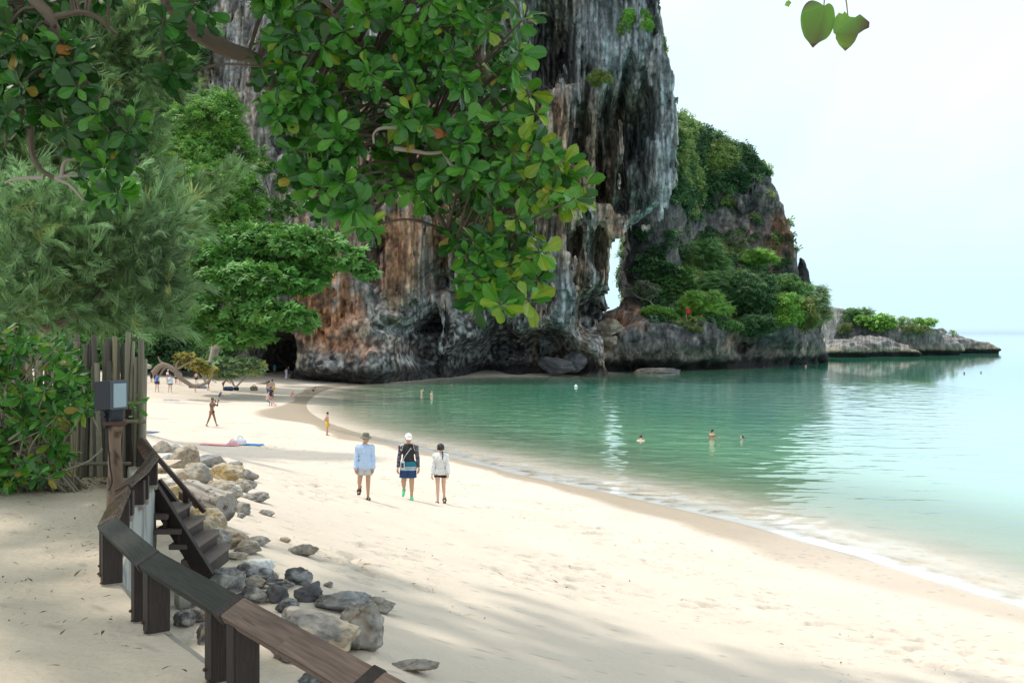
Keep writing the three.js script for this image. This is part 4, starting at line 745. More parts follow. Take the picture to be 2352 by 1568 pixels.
boulder('pale split rock under the sloping handrail', 410, 1098, 46, 36, 'white', { second: 'tan' });
boulder('pinkish pale boulder behind the upper handrail post', 376, 1112, 50, 38, 'pink', { second: 'white' });
boulder('large rounded tan boulder between the two handrail posts', 398, 1146, 84, 58, 'tan', { second: 'yellow', round: 1 });
boulder('grey striped rock left of the driftwood stump', 438, 1126, 50, 36, 'grey', { second: 'white' });
boulder('small bluish white stone below the large rounded tan boulder', 408, 1184, 32, 22, 'blue', { second: 'white' });
boulder('whitish rubble stone beside the lower handrail post', 440, 1212, 36, 24, 'white');
boulder('tilted bright yellow ochre boulder below the driftwood stump', 468, 1202, 72, 56, 'yellow', { second: 'tan', roll: -0.45, d: 11.4 });
boulder('grey stone half hidden behind the right end of the driftwood stump', 552, 1166, 40, 24, 'grey');
boulder('small cobble on the sand under the driftwood stump', 553, 1183, 18, 12, 'grey');
boulder('blue grey rock sloping behind the lowest wooden step', 502, 1240, 50, 46, 'blue', { second: 'grey' });
boulder('tan angular boulder right of the wooden steps', 524, 1238, 64, 40, 'tan', { second: 'brown' });
boulder('brown grey rock with a jagged edge before the tan angular one', 568, 1258, 58, 28, 'brown', { second: 'grey' });
boulder('low grey stone on the sand behind the jagged brown rock', 590, 1245, 50, 18, 'grey');
boulder('pale flat stone between the jagged brown rock and the white sandbag', 546, 1278, 42, 16, 'white', { second: 'tan' });
boulder('lone rough grey rock on the open sand', 692, 1263, 52, 24, 'grey', { second: 'brown' });
boulder('small lone grey stone on the sand beyond the stump', 612, 1178, 32, 13, 'grey');
boulder('tiny tan stone on the sand above the lone rough rock', 653, 1240, 22, 11, 'tan');
boulder('small grey stone right under the stringer foot', 432, 1300, 42, 22, 'grey');
boulder('large blue grey rock behind the middle railing board', 508, 1332, 74, 62, 'blue', { second: 'grey' });
boulder('dark grey boulder before the white sandbag', 566, 1318, 78, 42, 'dark', { second: 'blue' });
boulder('small dark stone leaning on the right of the white sandbag', 618, 1320, 32, 24, 'dark', { second: 'grey' });
boulder('greenish grey stone in front of the dark boulder by the sandbag', 574, 1338, 50, 28, 'grey', { second: 'brown' });
boulder('dark rock with a black hollow, topmost of the right dark stones', 685, 1325, 58, 42, 'dark', { second: 'blue', round: 0.9 });
boulder('low dark flat stone left of the hollow dark rock', 642, 1340, 52, 20, 'dark', { second: 'grey' });
boulder('dark stone with a pale vein below the low flat dark one', 632, 1364, 46, 40, 'dark');
boulder('nearly black rounded rock below the hollow dark rock', 711, 1361, 58, 38, 'dark', { second: 'dark' });
boulder('dark grey rubble rock above the railing joint', 580, 1368, 58, 34, 'dark', { second: 'grey' });
boulder('small blackish boulder in the middle of the dark stones', 660, 1390, 48, 32, 'dark', { second: 'blue' });
boulder('pair of tiny grey pebbles stone beyond the dark rocks', 752, 1343, 22, 11, 'grey');
boulder('wide low pale grey slab behind the big wedge rock', 786, 1384, 140, 50, 'grey', { second: 'blue' });
boulder('brown low end of the slab reaching right into the sand', 868, 1388, 56, 32, 'brown', { second: 'grey' });
boulder('tall wedge shaped brown grey boulder with a pointed top', 820, 1438, 108, 116, 'brown', { second: 'grey', deep: 0.8 });
boulder('large smooth grey boulder behind the nearest railing board', 722, 1462, 190, 124, 'grey', { second: 'tan', round: 1 });
boulder('dark mossy rock seen between the railing posts on the right', 452, 1408, 56, 46, 'dark', { second: 'brown' });
boulder('dark mossy rock seen between the railing posts on the left', 420, 1420, 42, 40, 'dark', { second: 'grey' });
boulder('greenish dark boulder just left of the near pair of posts', 470, 1454, 46, 54, 'dark', { second: 'brown' });
boulder('flat grey green stone lying alone on the near sand', 947, 1531, 92, 24, 'grey', { second: 'brown' });
boulder('dark rock cut by the bottom of the picture under the rail end', 730, 1560, 70, 34, 'dark', { second: 'blue' });
{
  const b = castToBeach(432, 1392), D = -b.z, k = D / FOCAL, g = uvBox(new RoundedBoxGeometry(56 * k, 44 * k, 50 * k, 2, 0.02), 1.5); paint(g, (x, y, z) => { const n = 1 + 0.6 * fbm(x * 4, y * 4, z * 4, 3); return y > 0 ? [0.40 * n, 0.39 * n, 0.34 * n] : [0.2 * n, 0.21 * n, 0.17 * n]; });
  const m = tag(part('concrete_block', g, BOULDER_MAT, scene), 'square pale concrete block with a flat top behind the railing posts', 'block'); m.position.copy(at(432, 1370, D)); m.rotation.y = 0.5;
  const c = castToBeach(598, 1322), s = rockGeometry(77, 0.17, 0.13, 0.16, 'white', 'white', 1, 10), bag = tag(part('sandbag', s, std(lin(0.62, 0.64, 0.64), 0.85), scene), 'bulging white sandbag half buried among the dark rocks', 'sandbag'); bag.position.copy(c).add(V(0, 0.08, 0));
}
// driftwood stump with its sawn, ringed end
{
  const e = castToBeach(505, 1206), D = -e.z, k = D / FOCAL, o = V(e.x, e.y, e.z), t = thing('driftwood_stump', 'bleached driftwood stump with a ringed sawn end and charred underside', 'driftwood', o.toArray());
  const a = at(430, 1126, D + 0.25).sub(o), b = at(517, 1166, D - 0.12).sub(o), ax = b.clone().sub(a), L = ax.length(), R = 36 * k, P = [], I = [], C = [], n = 56, m = 30, q = new THREE.Quaternion().setFromUnitVectors(V(0, 0, 1), ax.clone().normalize());
  const rad = (an, s) => R * (0.7 + 0.3 * s) * (1 + 0.3 * noise(cos(an) * 1.6, sin(an) * 1.6, s * 2 + 3) + 0.14 * noise(cos(an) * 4, sin(an) * 4, s * 3)) ;
  for (let j = 0; j <= m; j++) for (let i = 0; i <= n; i++) {
    const s = j / m, an = i / n * 2 * PI, rr = rad(an, s), v = V(cos(an) * rr, sin(an) * rr, s * L).applyQuaternion(q).add(a); P.push(v.x, v.y, v.z);
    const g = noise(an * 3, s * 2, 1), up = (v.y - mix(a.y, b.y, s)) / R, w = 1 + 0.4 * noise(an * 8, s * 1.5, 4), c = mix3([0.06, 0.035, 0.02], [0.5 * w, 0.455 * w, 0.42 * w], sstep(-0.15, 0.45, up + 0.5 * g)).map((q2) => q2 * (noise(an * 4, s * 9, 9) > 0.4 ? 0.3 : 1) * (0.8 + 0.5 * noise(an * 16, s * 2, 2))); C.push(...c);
    if (i && j) { const h = j * (n + 1) + i; I.push(h - n - 2, h - n - 1, h, h - n - 2, h, h - 1); }
  }
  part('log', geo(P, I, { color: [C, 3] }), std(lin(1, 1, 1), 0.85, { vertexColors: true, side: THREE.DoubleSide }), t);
  const P2 = [], I2 = [], C2 = [], rings = 26;
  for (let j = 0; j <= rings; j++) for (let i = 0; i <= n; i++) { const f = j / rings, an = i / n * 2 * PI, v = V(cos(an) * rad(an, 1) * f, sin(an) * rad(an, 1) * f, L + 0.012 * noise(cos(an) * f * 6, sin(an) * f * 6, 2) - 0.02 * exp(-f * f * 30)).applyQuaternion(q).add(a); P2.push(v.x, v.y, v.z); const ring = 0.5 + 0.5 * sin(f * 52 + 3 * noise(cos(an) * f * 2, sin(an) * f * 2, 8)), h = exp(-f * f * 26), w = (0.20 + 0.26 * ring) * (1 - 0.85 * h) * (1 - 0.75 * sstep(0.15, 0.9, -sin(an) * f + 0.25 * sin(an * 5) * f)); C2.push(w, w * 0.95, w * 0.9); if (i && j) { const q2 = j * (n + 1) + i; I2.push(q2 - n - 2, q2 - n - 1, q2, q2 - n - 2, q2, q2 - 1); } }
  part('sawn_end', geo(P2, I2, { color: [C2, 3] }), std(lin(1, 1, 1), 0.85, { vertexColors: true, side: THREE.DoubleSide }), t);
}
// ---------- leaves near the camera: the almond branches overhead and the bush by the fence ----------
function creasedLeaf(l, w, fold, droop, tip, wavy) {              // two half blades that meet at the midrib
  const ring = [[0, 0.03], [0.16, 0.2], [0.38, 0.55], [tip, 1], [0.84, 0.86], [0.95, 0.5], [1, 0.04]], P = [], I = [], U = [];
  for (const s of [-1, 1]) { const o = P.length / 3; ring.forEach(([t, q], i) => { const y = -droop * l * t * t; P.push(0, y, t * l, s * q * w * 0.27, y + fold * q * w * 0.27 + wavy * 0.02 * sin(i * 2.1 + s), t * l * 0.995, s * q * w / 2, y + fold * q * w * 0.42 + wavy * 0.05 * sin(i * 2.6 + s * 2), t * l * 0.985); U.push(0.5, t, 0.5 + s * 0.25, t, 0.5 + s * 0.5, t); });
    for (let i = 1; i < ring.length; i++) for (let k = 0; k < 2; k++) { const a = o + i * 3 - 3 + k, b = o + i * 3 + k; s > 0 ? I.push(a, b + 1, b, a, a + 1, b + 1) : I.push(a, b, b + 1, a, b + 1, a + 1); } }
  return geo(P, I, { uv: [U, 2] });
}
const ALMOND_LEAF = [creasedLeaf(1, 0.6, 0.3, 0.2, 0.66, 0.5), creasedLeaf(1, 0.54, 0.5, 0.4, 0.66, 1), creasedLeaf(1, 0.62, 0.2, 0.06, 0.62, 0.8), creasedLeaf(1, 0.54, 0.42, -0.15, 0.68, 1)];
const VEINS = (() => { const n = 128, d = new Uint8Array(n * n * 4); for (let y = 0; y < n; y++) for (let x = 0; x < n; x++) { const u = abs(x / n - 0.5) * 2, v = y / n, m = exp(-pow(u / 0.05, 2)), side = exp(-pow((((v * 8 - u * 2.4) % 1 + 1) % 1 - 0.5) / 0.07, 2)) * 0.5, k = 0.72 + 0.28 * max(m, side) + 0.12 * noise(u * 9, v * 9, 3), o = (y * n + x) * 4; d[o] = 255 * clamp(k + 0.1 * m); d[o + 1] = 255 * clamp(k); d[o + 2] = 255 * clamp(k - 0.02); d[o + 3] = 255; } const t = new THREE.DataTexture(d, n, n); t.magFilter = THREE.LinearFilter; t.needsUpdate = true; return t; })();
const leafMats = (list, rough = 0.38) => list.map(([r, g, b]) => phys(lin(r, g, b), rough, { side: THREE.DoubleSide, transmission: 0.45, thickness: 0, specularIntensity: 0.8, map: VEINS }));
const LEAF_TONE = { deep: [0.034, 0.165, 0.020], mid: [0.075, 0.33, 0.032], fresh: [0.14, 0.46, 0.035], lime: [0.36, 0.56, 0.03], yellow: [0.52, 0.42, 0.05], orange: [0.55, 0.20, 0.03] };
const LEAF_MAT = Object.fromEntries(Object.entries(LEAF_TONE).map(([k, c]) => [k, leafMats([c])[0]]));
// rosettes: [position, growing direction, leaf length, tone picker, number]; the leaves that show largest are meshes, the rest one instanced part
function leaves(parent, list, limit, SHAPES = ALMOND_LEAF) {
  const all = [];
  for (const r of list) for (const l of r) all.push(l);
  all.sort((a, b) => b.show - a.show);
  const rest = new Map();
  all.forEach((l, i) => {
    if (i < limit) { const m = part('leaf', SHAPES[l.shape], LEAF_MAT[l.tone], parent); m.position.copy(l.p); m.quaternion.copy(l.q); m.scale.setScalar(l.s); } else { if (!rest.has(l.shape)) rest.set(l.shape, []); rest.get(l.shape).push(l); }
  });
  const geoAll = [], col = new THREE.Color();                     // the rest: one real mesh with a colour per leaf
  for (const [shape, ls] of rest) for (const l of ls) {
    const g = SHAPES[shape].clone().applyMatrix4(new THREE.Matrix4().compose(l.p, l.q, V(l.s, l.s, l.s))), k = 0.8 + 0.4 * l.rnd, c = LEAF_TONE[l.tone]; paint(g, () => [c[0] * k, c[1] * k, c[2] * k]); geoAll.push(g);
  }
  if (geoAll.length) tag(part('leaves', mergeGeometries(geoAll), phys(lin(1, 1, 1), 0.38, { vertexColors: true, side: THREE.DoubleSide, transmission: 0.45, thickness: 0, specularIntensity: 0.8, map: VEINS }), parent), null, null, null, 'stuff');
}
function rosette(p, dir, len, pick, n, r, origin, eye) {
  const out = [], d = dir.clone().normalize(), side = V(0, 1, 0).cross(d).lengthSq() < 0.01 ? V(1, 0, 0) : V(0, 1, 0).cross(d).normalize(), up = d.clone().cross(side);
  for (let i = 0; i < n; i++) {
    const a = i * 2.4 + r() * 0.7, tilt = 0.15 + 0.75 * r(), s = len * (0.55 + 0.8 * r());
    const v = side.clone().multiplyScalar(cos(a)).addScaledVector(up, sin(a)).addScaledVector(d, 1.1 - 1.2 * tilt); v.y -= 0.75 * r(); v.add(V(0.5 * (r() - 0.5), 0.3 * (r() - 0.5), 0.7 * (r() - 0.5))); v.normalize();
    // the blade's face turns towards the twig's growing direction
    const x = d.clone().cross(v); if (x.lengthSq() < 1e-4) x.set(1, 0, 0); x.normalize(); const y = v.clone().cross(x).normalize();
    const q = new THREE.Quaternion().setFromRotationMatrix(new THREE.Matrix4().makeBasis(x, y, v)).multiply(new THREE.Quaternion().setFromAxisAngle(V(0, 0, 1), (r() - 0.5) * 1.9));
    const pos = p.clone().addScaledVector(v, len * 0.1).addScaledVector(d, -len * 0.35 * r() * (i / n));
    out.push({ p: pos.clone().sub(origin), q, s, shape: floor(r() * 4), tone: pick(r), rnd: r(), show: s / pos.distanceTo(eye) + 0.0003 * r() });
  }
  return out;
}
const inside = (poly2, x, y) => { let c = false; for (let i = 0, j = poly2.length - 1; i < poly2.length; j = i++) { const [a, b] = poly2[i], [e, f] = poly2[j]; if (b > y !== f > y && x < ((e - a) * (y - b)) / (f - b) + a) c = !c; } return c; };
{
  const eye = camera.position, o = V(-4.3, PATH_Y, -3.0), t = thing('overhanging_almond_tree', 'near almond tree whose leafy branches hang from above across the top left of the view', 'tree', o.toArray()), r = rng(202);
  const W = (px, py, d) => at(px, py, d).sub(o);
  part('trunk', limb([V(0, -0.05, 0), V(0.1, 1.4, -0.1), V(0.35, 3.2, -0.4), V(0.9, 4.9, -1.4)], [0.3, 0.24, 0.2, 0.16], 14, 0.2, 2), BARK, t);
  const crownBase = V(0.9, 4.85, -1.4);
  const branches = [
    [[[330, -160, 6.9], [400, 10, 7], [440, 60, 7], [520, 112, 7], [590, 140, 7.1], [640, 240, 7.1], [690, 330, 7], [740, 460, 7], [790, 520, 6.9]], 0.085, 0.014],
    [[[640, -160, 6.6], [760, 40, 6.7], [880, 160, 6.8], [930, 260, 6.8], [950, 380, 6.8], [1010, 500, 6.8], [1090, 620, 6.7]], 0.07, 0.012],
    [[[900, -170, 7.4], [1060, 60, 7.4], [1130, 200, 7.4], [1180, 330, 7.3], [1230, 400, 7.2], [1290, 420, 7.1], [1330, 420, 7]], 0.07, 0.012],
    [[[930, 260, 6.8], [1040, 330, 6.9], [1130, 440, 7], [1170, 560, 6.9], [1190, 660, 6.9]], 0.045, 0.012],
    [[[640, 240, 7.1], [760, 260, 7.2], [860, 330, 7.2], [900, 420, 7.1], [850, 500, 7]], 0.04, 0.012],
    [[[1060, 60, 7.4], [1150, 80, 7.5], [1190, 150, 7.5], [1220, 230, 7.4]], 0.03, 0.01],
    [[[40, -120, 6.2], [80, 0, 6.2], [115, 40, 6.2], [130, 120, 6.3], [165, 175, 6.3], [215, 210, 6.3], [222, 270, 6.3], [240, 320, 6.3], [250, 430, 6.3]], 0.05, 0.012],
    [[[-30, -60, 6.4], [10, 60, 6.4], [12, 150, 6.4], [60, 240, 6.4], [72, 270, 6.4], [68, 330, 6.4], [88, 385, 6.4], [125, 410, 6.4]], 0.042, 0.012],
    [[[380, -20, 6.5], [372, 90, 6.5], [385, 190, 6.5]], 0.02, 0.008], [[[115, 40, 6.2], [200, 30, 6.3], [270, 80, 6.3]], 0.024, 0.01], [[[60, 240, 6.4], [20, 280, 6.4], [10, 340, 6.4]], 0.016, 0.006], [[[1130, 440, 7], [1080, 540, 6.9], [1060, 600, 6.9]], 0.02, 0.01],
  ];
  const wood = branches.map(([pts, r0, r1], i) => limb(pts.map((p) => W(...p)), [r0, r1], 8, 0.25, i + 3));
  for (const i of [0, 1, 2, 6, 7]) { const s = W(...branches[i][0][0]); wood.push(limb([crownBase.clone(), crownBase.clone().lerp(s, 0.5).add(V(0, 0.35, 0)), s], [0.14, branches[i][1]], 9, 0.2, i)); }
  wood.forEach((g) => part('branch', g, BARK, t));
  const dead = std(lin(0.36, 0.32, 0.28), 0.85);                  // bare grey twigs
  for (const pts of [[[1000, 290, 6.2], [940, 282, 6.2], [918, 292, 6.2], [870, 296, 6.2], [858, 308, 6.2], [858, 330, 6.2]], [[905, 340, 6.2], [960, 348, 6.2], [985, 352, 6.2], [1022, 346, 6.2], [1030, 330, 6.2], [1026, 300, 6.2]], [[1020, 350, 6.2], [1040, 382, 6.2], [1062, 378, 6.2]], [[1058, 590, 6.3], [1048, 640, 6.3], [1056, 672, 6.3], [1078, 688, 6.3]], [[125, 410, 6.4], [150, 404, 6.4], [180, 402, 6.4], [190, 390, 6.4]], [[100, 408, 6.4], [70, 408, 6.4], [30, 412, 6.4], [10, 420, 6.4]], [[130, 410, 6.4], [160, 425, 6.4], [192, 460, 6.4]], [[140, 408, 6.4], [150, 370, 6.4], [190, 362, 6.4]]]) part('twig', limb(pts.map((p) => W(...p)), [0.016, 0.007], 6, 0.2, pts[0][0]), dead, t);
  const nodes = []; branches.forEach(([pts]) => { const c = new THREE.CatmullRomCurve3(pts.map((p) => at(...p))); for (let i = 0; i <= 24; i++) nodes.push(c.getPoint(i / 24)); });
  const main = [[560, -40], [575, 90], [585, 220], [640, 300], [655, 400], [700, 490], [780, 530], [820, 560], [872, 545], [890, 440], [930, 430], [990, 520], [1060, 600], [1075, 690], [1110, 725], [1235, 705], [1262, 590], [1235, 480], [1320, 480], [1362, 430], [1290, 345], [1222, 350], [1245, 230], [1195, 110], [1205, -40]];
  const leftHang = [[355, -30], [362, 190], [400, 225], [425, 120], [470, 50], [520, 60], [520, -30]], dark = [[-40, -40], [-20, 240], [30, 360], [55, 260], [130, 300], [195, 310], [215, 420], [240, 465], [290, 430], [325, 370], [325, 270], [262, 170], [236, 70], [285, -40]];
  const inset = (q, k = 22) => { const cx = q.reduce((a, p) => a + p[0], 0) / q.length, cy = q.reduce((a, p) => a + p[1], 0) / q.length; return q.map(([x, y]) => { const l = hypot(x - cx, y - cy); return y < -10 ? [x + (x < cx ? k : -k), y] : [x - (x - cx) / l * k, y - (y - cy) / l * k]; }); };
  const list = [], stalks = [], put = (px, py, d, len, pick, n, bias) => {
    const p = at(px, py, d); let best = nodes[0], bd = 1e9; for (const q of nodes) { const e = q.distanceToSquared(p); if (e < bd) { bd = e; best = q; } }
    const dir = p.clone().sub(best).normalize().multiplyScalar(0.55).add(V(r() - 0.5, r() - 0.35, r() - 0.2)).add(bias);
    list.push(rosette(p, dir, len, pick, n, r, o, eye));
    if (bd > 0.0004) stalks.push(limb([best.clone().sub(o), best.clone().lerp(p, 0.55).add(V(0, 0.06, 0)).sub(o), p.clone().sub(o)], [0.011, 0.006], 5));
  };
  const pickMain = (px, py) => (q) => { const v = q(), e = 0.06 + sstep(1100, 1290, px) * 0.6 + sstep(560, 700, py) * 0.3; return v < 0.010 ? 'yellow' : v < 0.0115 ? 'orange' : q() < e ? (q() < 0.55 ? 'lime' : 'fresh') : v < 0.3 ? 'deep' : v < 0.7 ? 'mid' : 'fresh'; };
  const scatter = (outline, n, d0, d1, size, gap, fn) => { let k = 0; for (let g = 0; g < n * 60 && k < n; g++) { const px = -60 + 1460 * r(), py = -60 + 820 * r(); if (!inside(outline, px, py) || noise(px * 0.011 + 3, py * 0.011, d0) < gap) continue; put(px, py, mix(d0, d1, r()), size, fn(px, py), 7 + floor(3 * r()), V(0.15, -0.05, 0.45)); k++; } };
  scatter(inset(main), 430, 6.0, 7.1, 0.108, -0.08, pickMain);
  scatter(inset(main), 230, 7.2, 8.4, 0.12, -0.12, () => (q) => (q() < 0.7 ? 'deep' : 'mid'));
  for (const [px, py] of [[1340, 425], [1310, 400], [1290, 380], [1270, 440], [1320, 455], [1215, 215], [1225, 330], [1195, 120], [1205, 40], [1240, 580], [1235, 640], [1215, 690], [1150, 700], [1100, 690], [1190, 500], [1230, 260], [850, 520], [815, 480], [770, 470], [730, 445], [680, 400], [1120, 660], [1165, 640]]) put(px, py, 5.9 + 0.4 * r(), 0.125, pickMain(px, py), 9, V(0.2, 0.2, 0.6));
  scatter(inset(leftHang), 18, 6.2, 6.8, 0.125, -1, () => (q) => (q() < 0.85 ? 'deep' : 'mid'));
  scatter(inset(dark), 160, 6.0, 7.0, 0.108, -0.1, () => (q) => { const v = q(); return v < 0.006 ? 'orange' : v < 0.025 ? 'yellow' : v < 0.75 ? 'deep' : v < 0.95 ? 'mid' : 'fresh'; });  // mostly deep tones: shade from the crown above put into the leaf colour
  scatter([[90, 250], [330, 250], [330, 440], [220, 470]], 14, 6.0, 6.6, 0.115, -1, () => (q) => (q() < 0.5 ? 'deep' : 'fresh'));
  part('stalk', joined(stalks), BARK, t);
  leaves(t, list, 300);
  // the rest of the crown, above the picture: it shades the path and the near sand
  const lobes = [[V(-4.2, 13.2, -10.6), 3.8, 1.3, 3.2], [V(-0.8, 13.2, -10.8), 3.4, 1.2, 2.6], [V(-5, 12.2, -4.2), 4.4, 2, 4.2], [V(-1.2, 12.6, -5.4), 3.6, 1.6, 4], [V(2, 13.4, -9.5), 2.6, 1.1, 2.4], [V(-8.4, 12.4, -9), 3, 1.6, 3.4], [V(3, 13, -4), 3, 1.4, 4], [V(0.6, 13.6, -12.4), 3.2, 0.9, 2.2], [V(3.6, 14, -12), 2.2, 0.9, 2.2], [V(-3.2, 13.8, -13.2), 3.4, 1, 2.2], [V(1.4, 13.8, -11), 3, 1, 2.6], [V(-1, 13.6, -9), 3.4, 1.1, 3], [V(1.2, 14, -14.4), 2.8, 0.8, 1.8]].map(([c, ...q]) => [c.sub(o), ...q]);
  tag(instances('crown', CLUMPS.rosette, phys(lin(1, 1, 1), 0.6, { side: THREE.DoubleSide, transmission: 0.15, thickness: 0 }), foliage(lobes, 3100, 0.75, 'rosette', GREEN.mid, 9, { fill: true, gap: 0.02 }), t), null, null, null, 'stuff');
  const up = []; for (const l of lobes) up.push(limb([crownBase.clone(), crownBase.clone().lerp(l[0], 0.5).add(V(0, 0.8, 0)), l[0]], [0.15, 0.04], 7, 0.2, 5)); part('limb', joined(up), BARK, t);
}
// two heart-shaped leaves hanging close to the lens from a twig overhead
{
  const D = 2.0, o = at(1890, -60, D), t = thing('hanging_leaf_twig', 'two heart shaped green leaves hanging on thin stalks against the sky', 'leaves', o.toArray()), W = (px, py) => at(px, py, D).sub(o);
  const mk = (pts, name, seed) => { const s = new THREE.Shape(); pts.forEach(([x, y], i) => { const p = W(x, y); i ? s.lineTo(p.x, p.y) : s.moveTo(p.x, p.y); }); const g = new THREE.ExtrudeGeometry(s, { depth: 0.0012, bevelEnabled: false, steps: 1 }); const p = g.attributes.position, c0 = W(pts[0][0], pts[0][1]); for (let i = 0; i < p.count; i++) { const dx = p.getX(i) - c0.x, dy = p.getY(i) - c0.y; p.setZ(i, p.getZ(i) + 6 * dx * dx - 2.2 * dy * dy + 0.002 * noise(dx * 60, dy * 60, seed)); } g.computeVertexNormals();
    paint(g, (x, y, z) => { const n = noise(x * 40, y * 40, seed), v = noise(x * 14, y * 14, seed + 4), e = mix3([0.19, 0.40, 0.03], [0.42, 0.62, 0.09], sstep(-0.2, 0.4, v + 0.5 * n)); const ends = pts.filter((q) => q[2]).map((q) => W(q[0], q[1])); let m = 9; ends.forEach((q) => (m = min(m, hypot(q.x - x, q.y - y)))); return mix3([0.12, 0.06, 0.03], e, sstep(0.008, 0.02, m + 0.004 * n)); }); return part(name, g, phys(lin(1, 1, 1), 0.5, { vertexColors: true, side: THREE.DoubleSide, transmission: 0.6, thickness: 0 }), t); };
  const smooth = (pts, n = 60) => new THREE.SplineCurve(pts.map(([x, y]) => new THREE.Vector2(x, y))).getPoints(n).map((p) => [p.x, p.y]);
  const heart = smooth([[1893, 14], [1880, 5], [1862, 3], [1846, 14], [1836, 36], [1836, 60], [1846, 82], [1862, 97], [1872, 106], [1886, 94], [1904, 82], [1914, 66], [1918, 44], [1914, 20], [1904, 8], [1893, 14]]); heart.push([1846, 8, 1]);
  mk([...smooth([[1893, 14], [1880, 5], [1862, 3], [1846, 14], [1836, 36], [1836, 60], [1846, 82], [1862, 97], [1872, 106]], 30).map((p, i) => (i === 10 ? [...p, 1] : i === 30 ? [...p, 1] : p)), ...smooth([[1872, 106], [1886, 94], [1904, 84], [1914, 66], [1918, 44], [1914, 18], [1904, 8], [1893, 14]], 30).slice(1)], 'leaf', 1);
  mk([[1948, 34], [1940, 26], [1936, 32], [1926, 30], [1918, 40], [1912, 62], [1914, 76], [1920, 80], [1920, 88], [1930, 100], [1946, 114, 1], [1958, 104], [1966, 94], [1972, 78], [1984, 70, 1], [1994, 66, 1], [1994, 54], [1982, 42], [1974, 34], [1964, 40], [1952, 38]], 'leaf', 2);
  const st = std(lin(0.2, 0.16, 0.08), 0.7); part('stalk', limb([W(1893, 14), W(1895, -10), W(1900, -60)], [0.0012, 0.0016], 6), st, t); part('stalk', limb([W(1948, 34), W(1944, 0), W(1930, -60)], [0.0012, 0.0016], 6), st, t);
  part('twig', limb([W(1650, -260), W(1780, -110), W(1915, -60), W(1990, -50)], [0.006, 0.002], 7), st, t);
  mk([[1812, 0], [1818, 6], [1812, 16], [1802, 12], [1806, 4]], 'leaf_tip', 3);
}
// bush in front of the fence
{
  const eye = camera.position, b = at(110, 1112, 9.6), o = V(b.x, PATH_Y, b.z), t = thing('leafy_bush', 'glossy leaved green bush with some yellow leaves growing against the bamboo fence', 'bush', o.toArray()), r = rng(55), list = [], stems = [];
  const zone = [[-60, 770], [30, 762], [90, 775], [140, 790], [170, 850], [190, 890], [225, 915], [225, 950], [200, 985], [160, 1000], [150, 1040], [140, 1095], [60, 1110], [-60, 1110]];
  const tone = (q) => { const v = q(); return v < 0.05 ? 'yellow' : v < 0.16 ? 'deep' : v < 0.5 ? 'mid' : v < 0.9 ? 'fresh' : 'lime'; };
  let k = 0; for (let g = 0; g < 4000 && k < 230; g++) {
    const px = -60 + 330 * r(), py = 755 + 360 * r(); if (!inside(zone, px, py) || noise(px * 0.016, py * 0.016, 8) < -0.12) continue; k++;
    const D = 9.2 + 1.1 * r() + 0.3 * (r() - 0.5), p = at(px, py, D), root = V(-5 + 1.4 * (r() - 0.5), PATH_Y, -9.9 - 0.4 * r());
    list.push(rosette(p, V((r() - 0.5) * 1.2 + 0.1, 0.5 + 0.5 * r(), 0.5 + 0.6 * r()), 0.128, tone, 10, r, o, eye));
    if (k % 2 === 0) stems.push(limb([root.clone().sub(o), root.clone().lerp(p, 0.5).add(V(0.2 * (r() - 0.5), 0.1, 0.1)).sub(o), p.clone().sub(o)], [0.012, 0.005], 5));
  }
  for (const [px, py] of [[318, 935], [320, 915], [312, 955]]) list.push(rosette(at(px, py, 9.9), V(0.6, 0.4, 0.6), 0.1, () => 'fresh', 4, r, o, eye));
  for (const pts of [[[110, 1095, 9.6], [160, 1075, 9.6], [200, 1060, 9.6], [235, 1030, 9.7]], [[20, 1010, 9.5], [60, 985, 9.5], [120, 980, 9.5]], [[180, 860, 9.9], [200, 930, 9.8], [230, 1000, 9.8]]]) stems.push(limb(pts.map((p) => at(...p).sub(o)), [0.014, 0.008], 6, 0.2));
  part('stem', joined(stems), std(lin(0.30, 0.26, 0.2), 0.85), t);
  leaves(t, list, 300, [creasedLeaf(1, 0.4, 0.3, 0.25, 0.58, 0.5), creasedLeaf(1, 0.36, 0.5, 0.45, 0.6, 1), creasedLeaf(1, 0.44, 0.2, 0.1, 0.55, 0.8), creasedLeaf(1, 0.38, 0.4, -0.1, 0.6, 1)]);
}
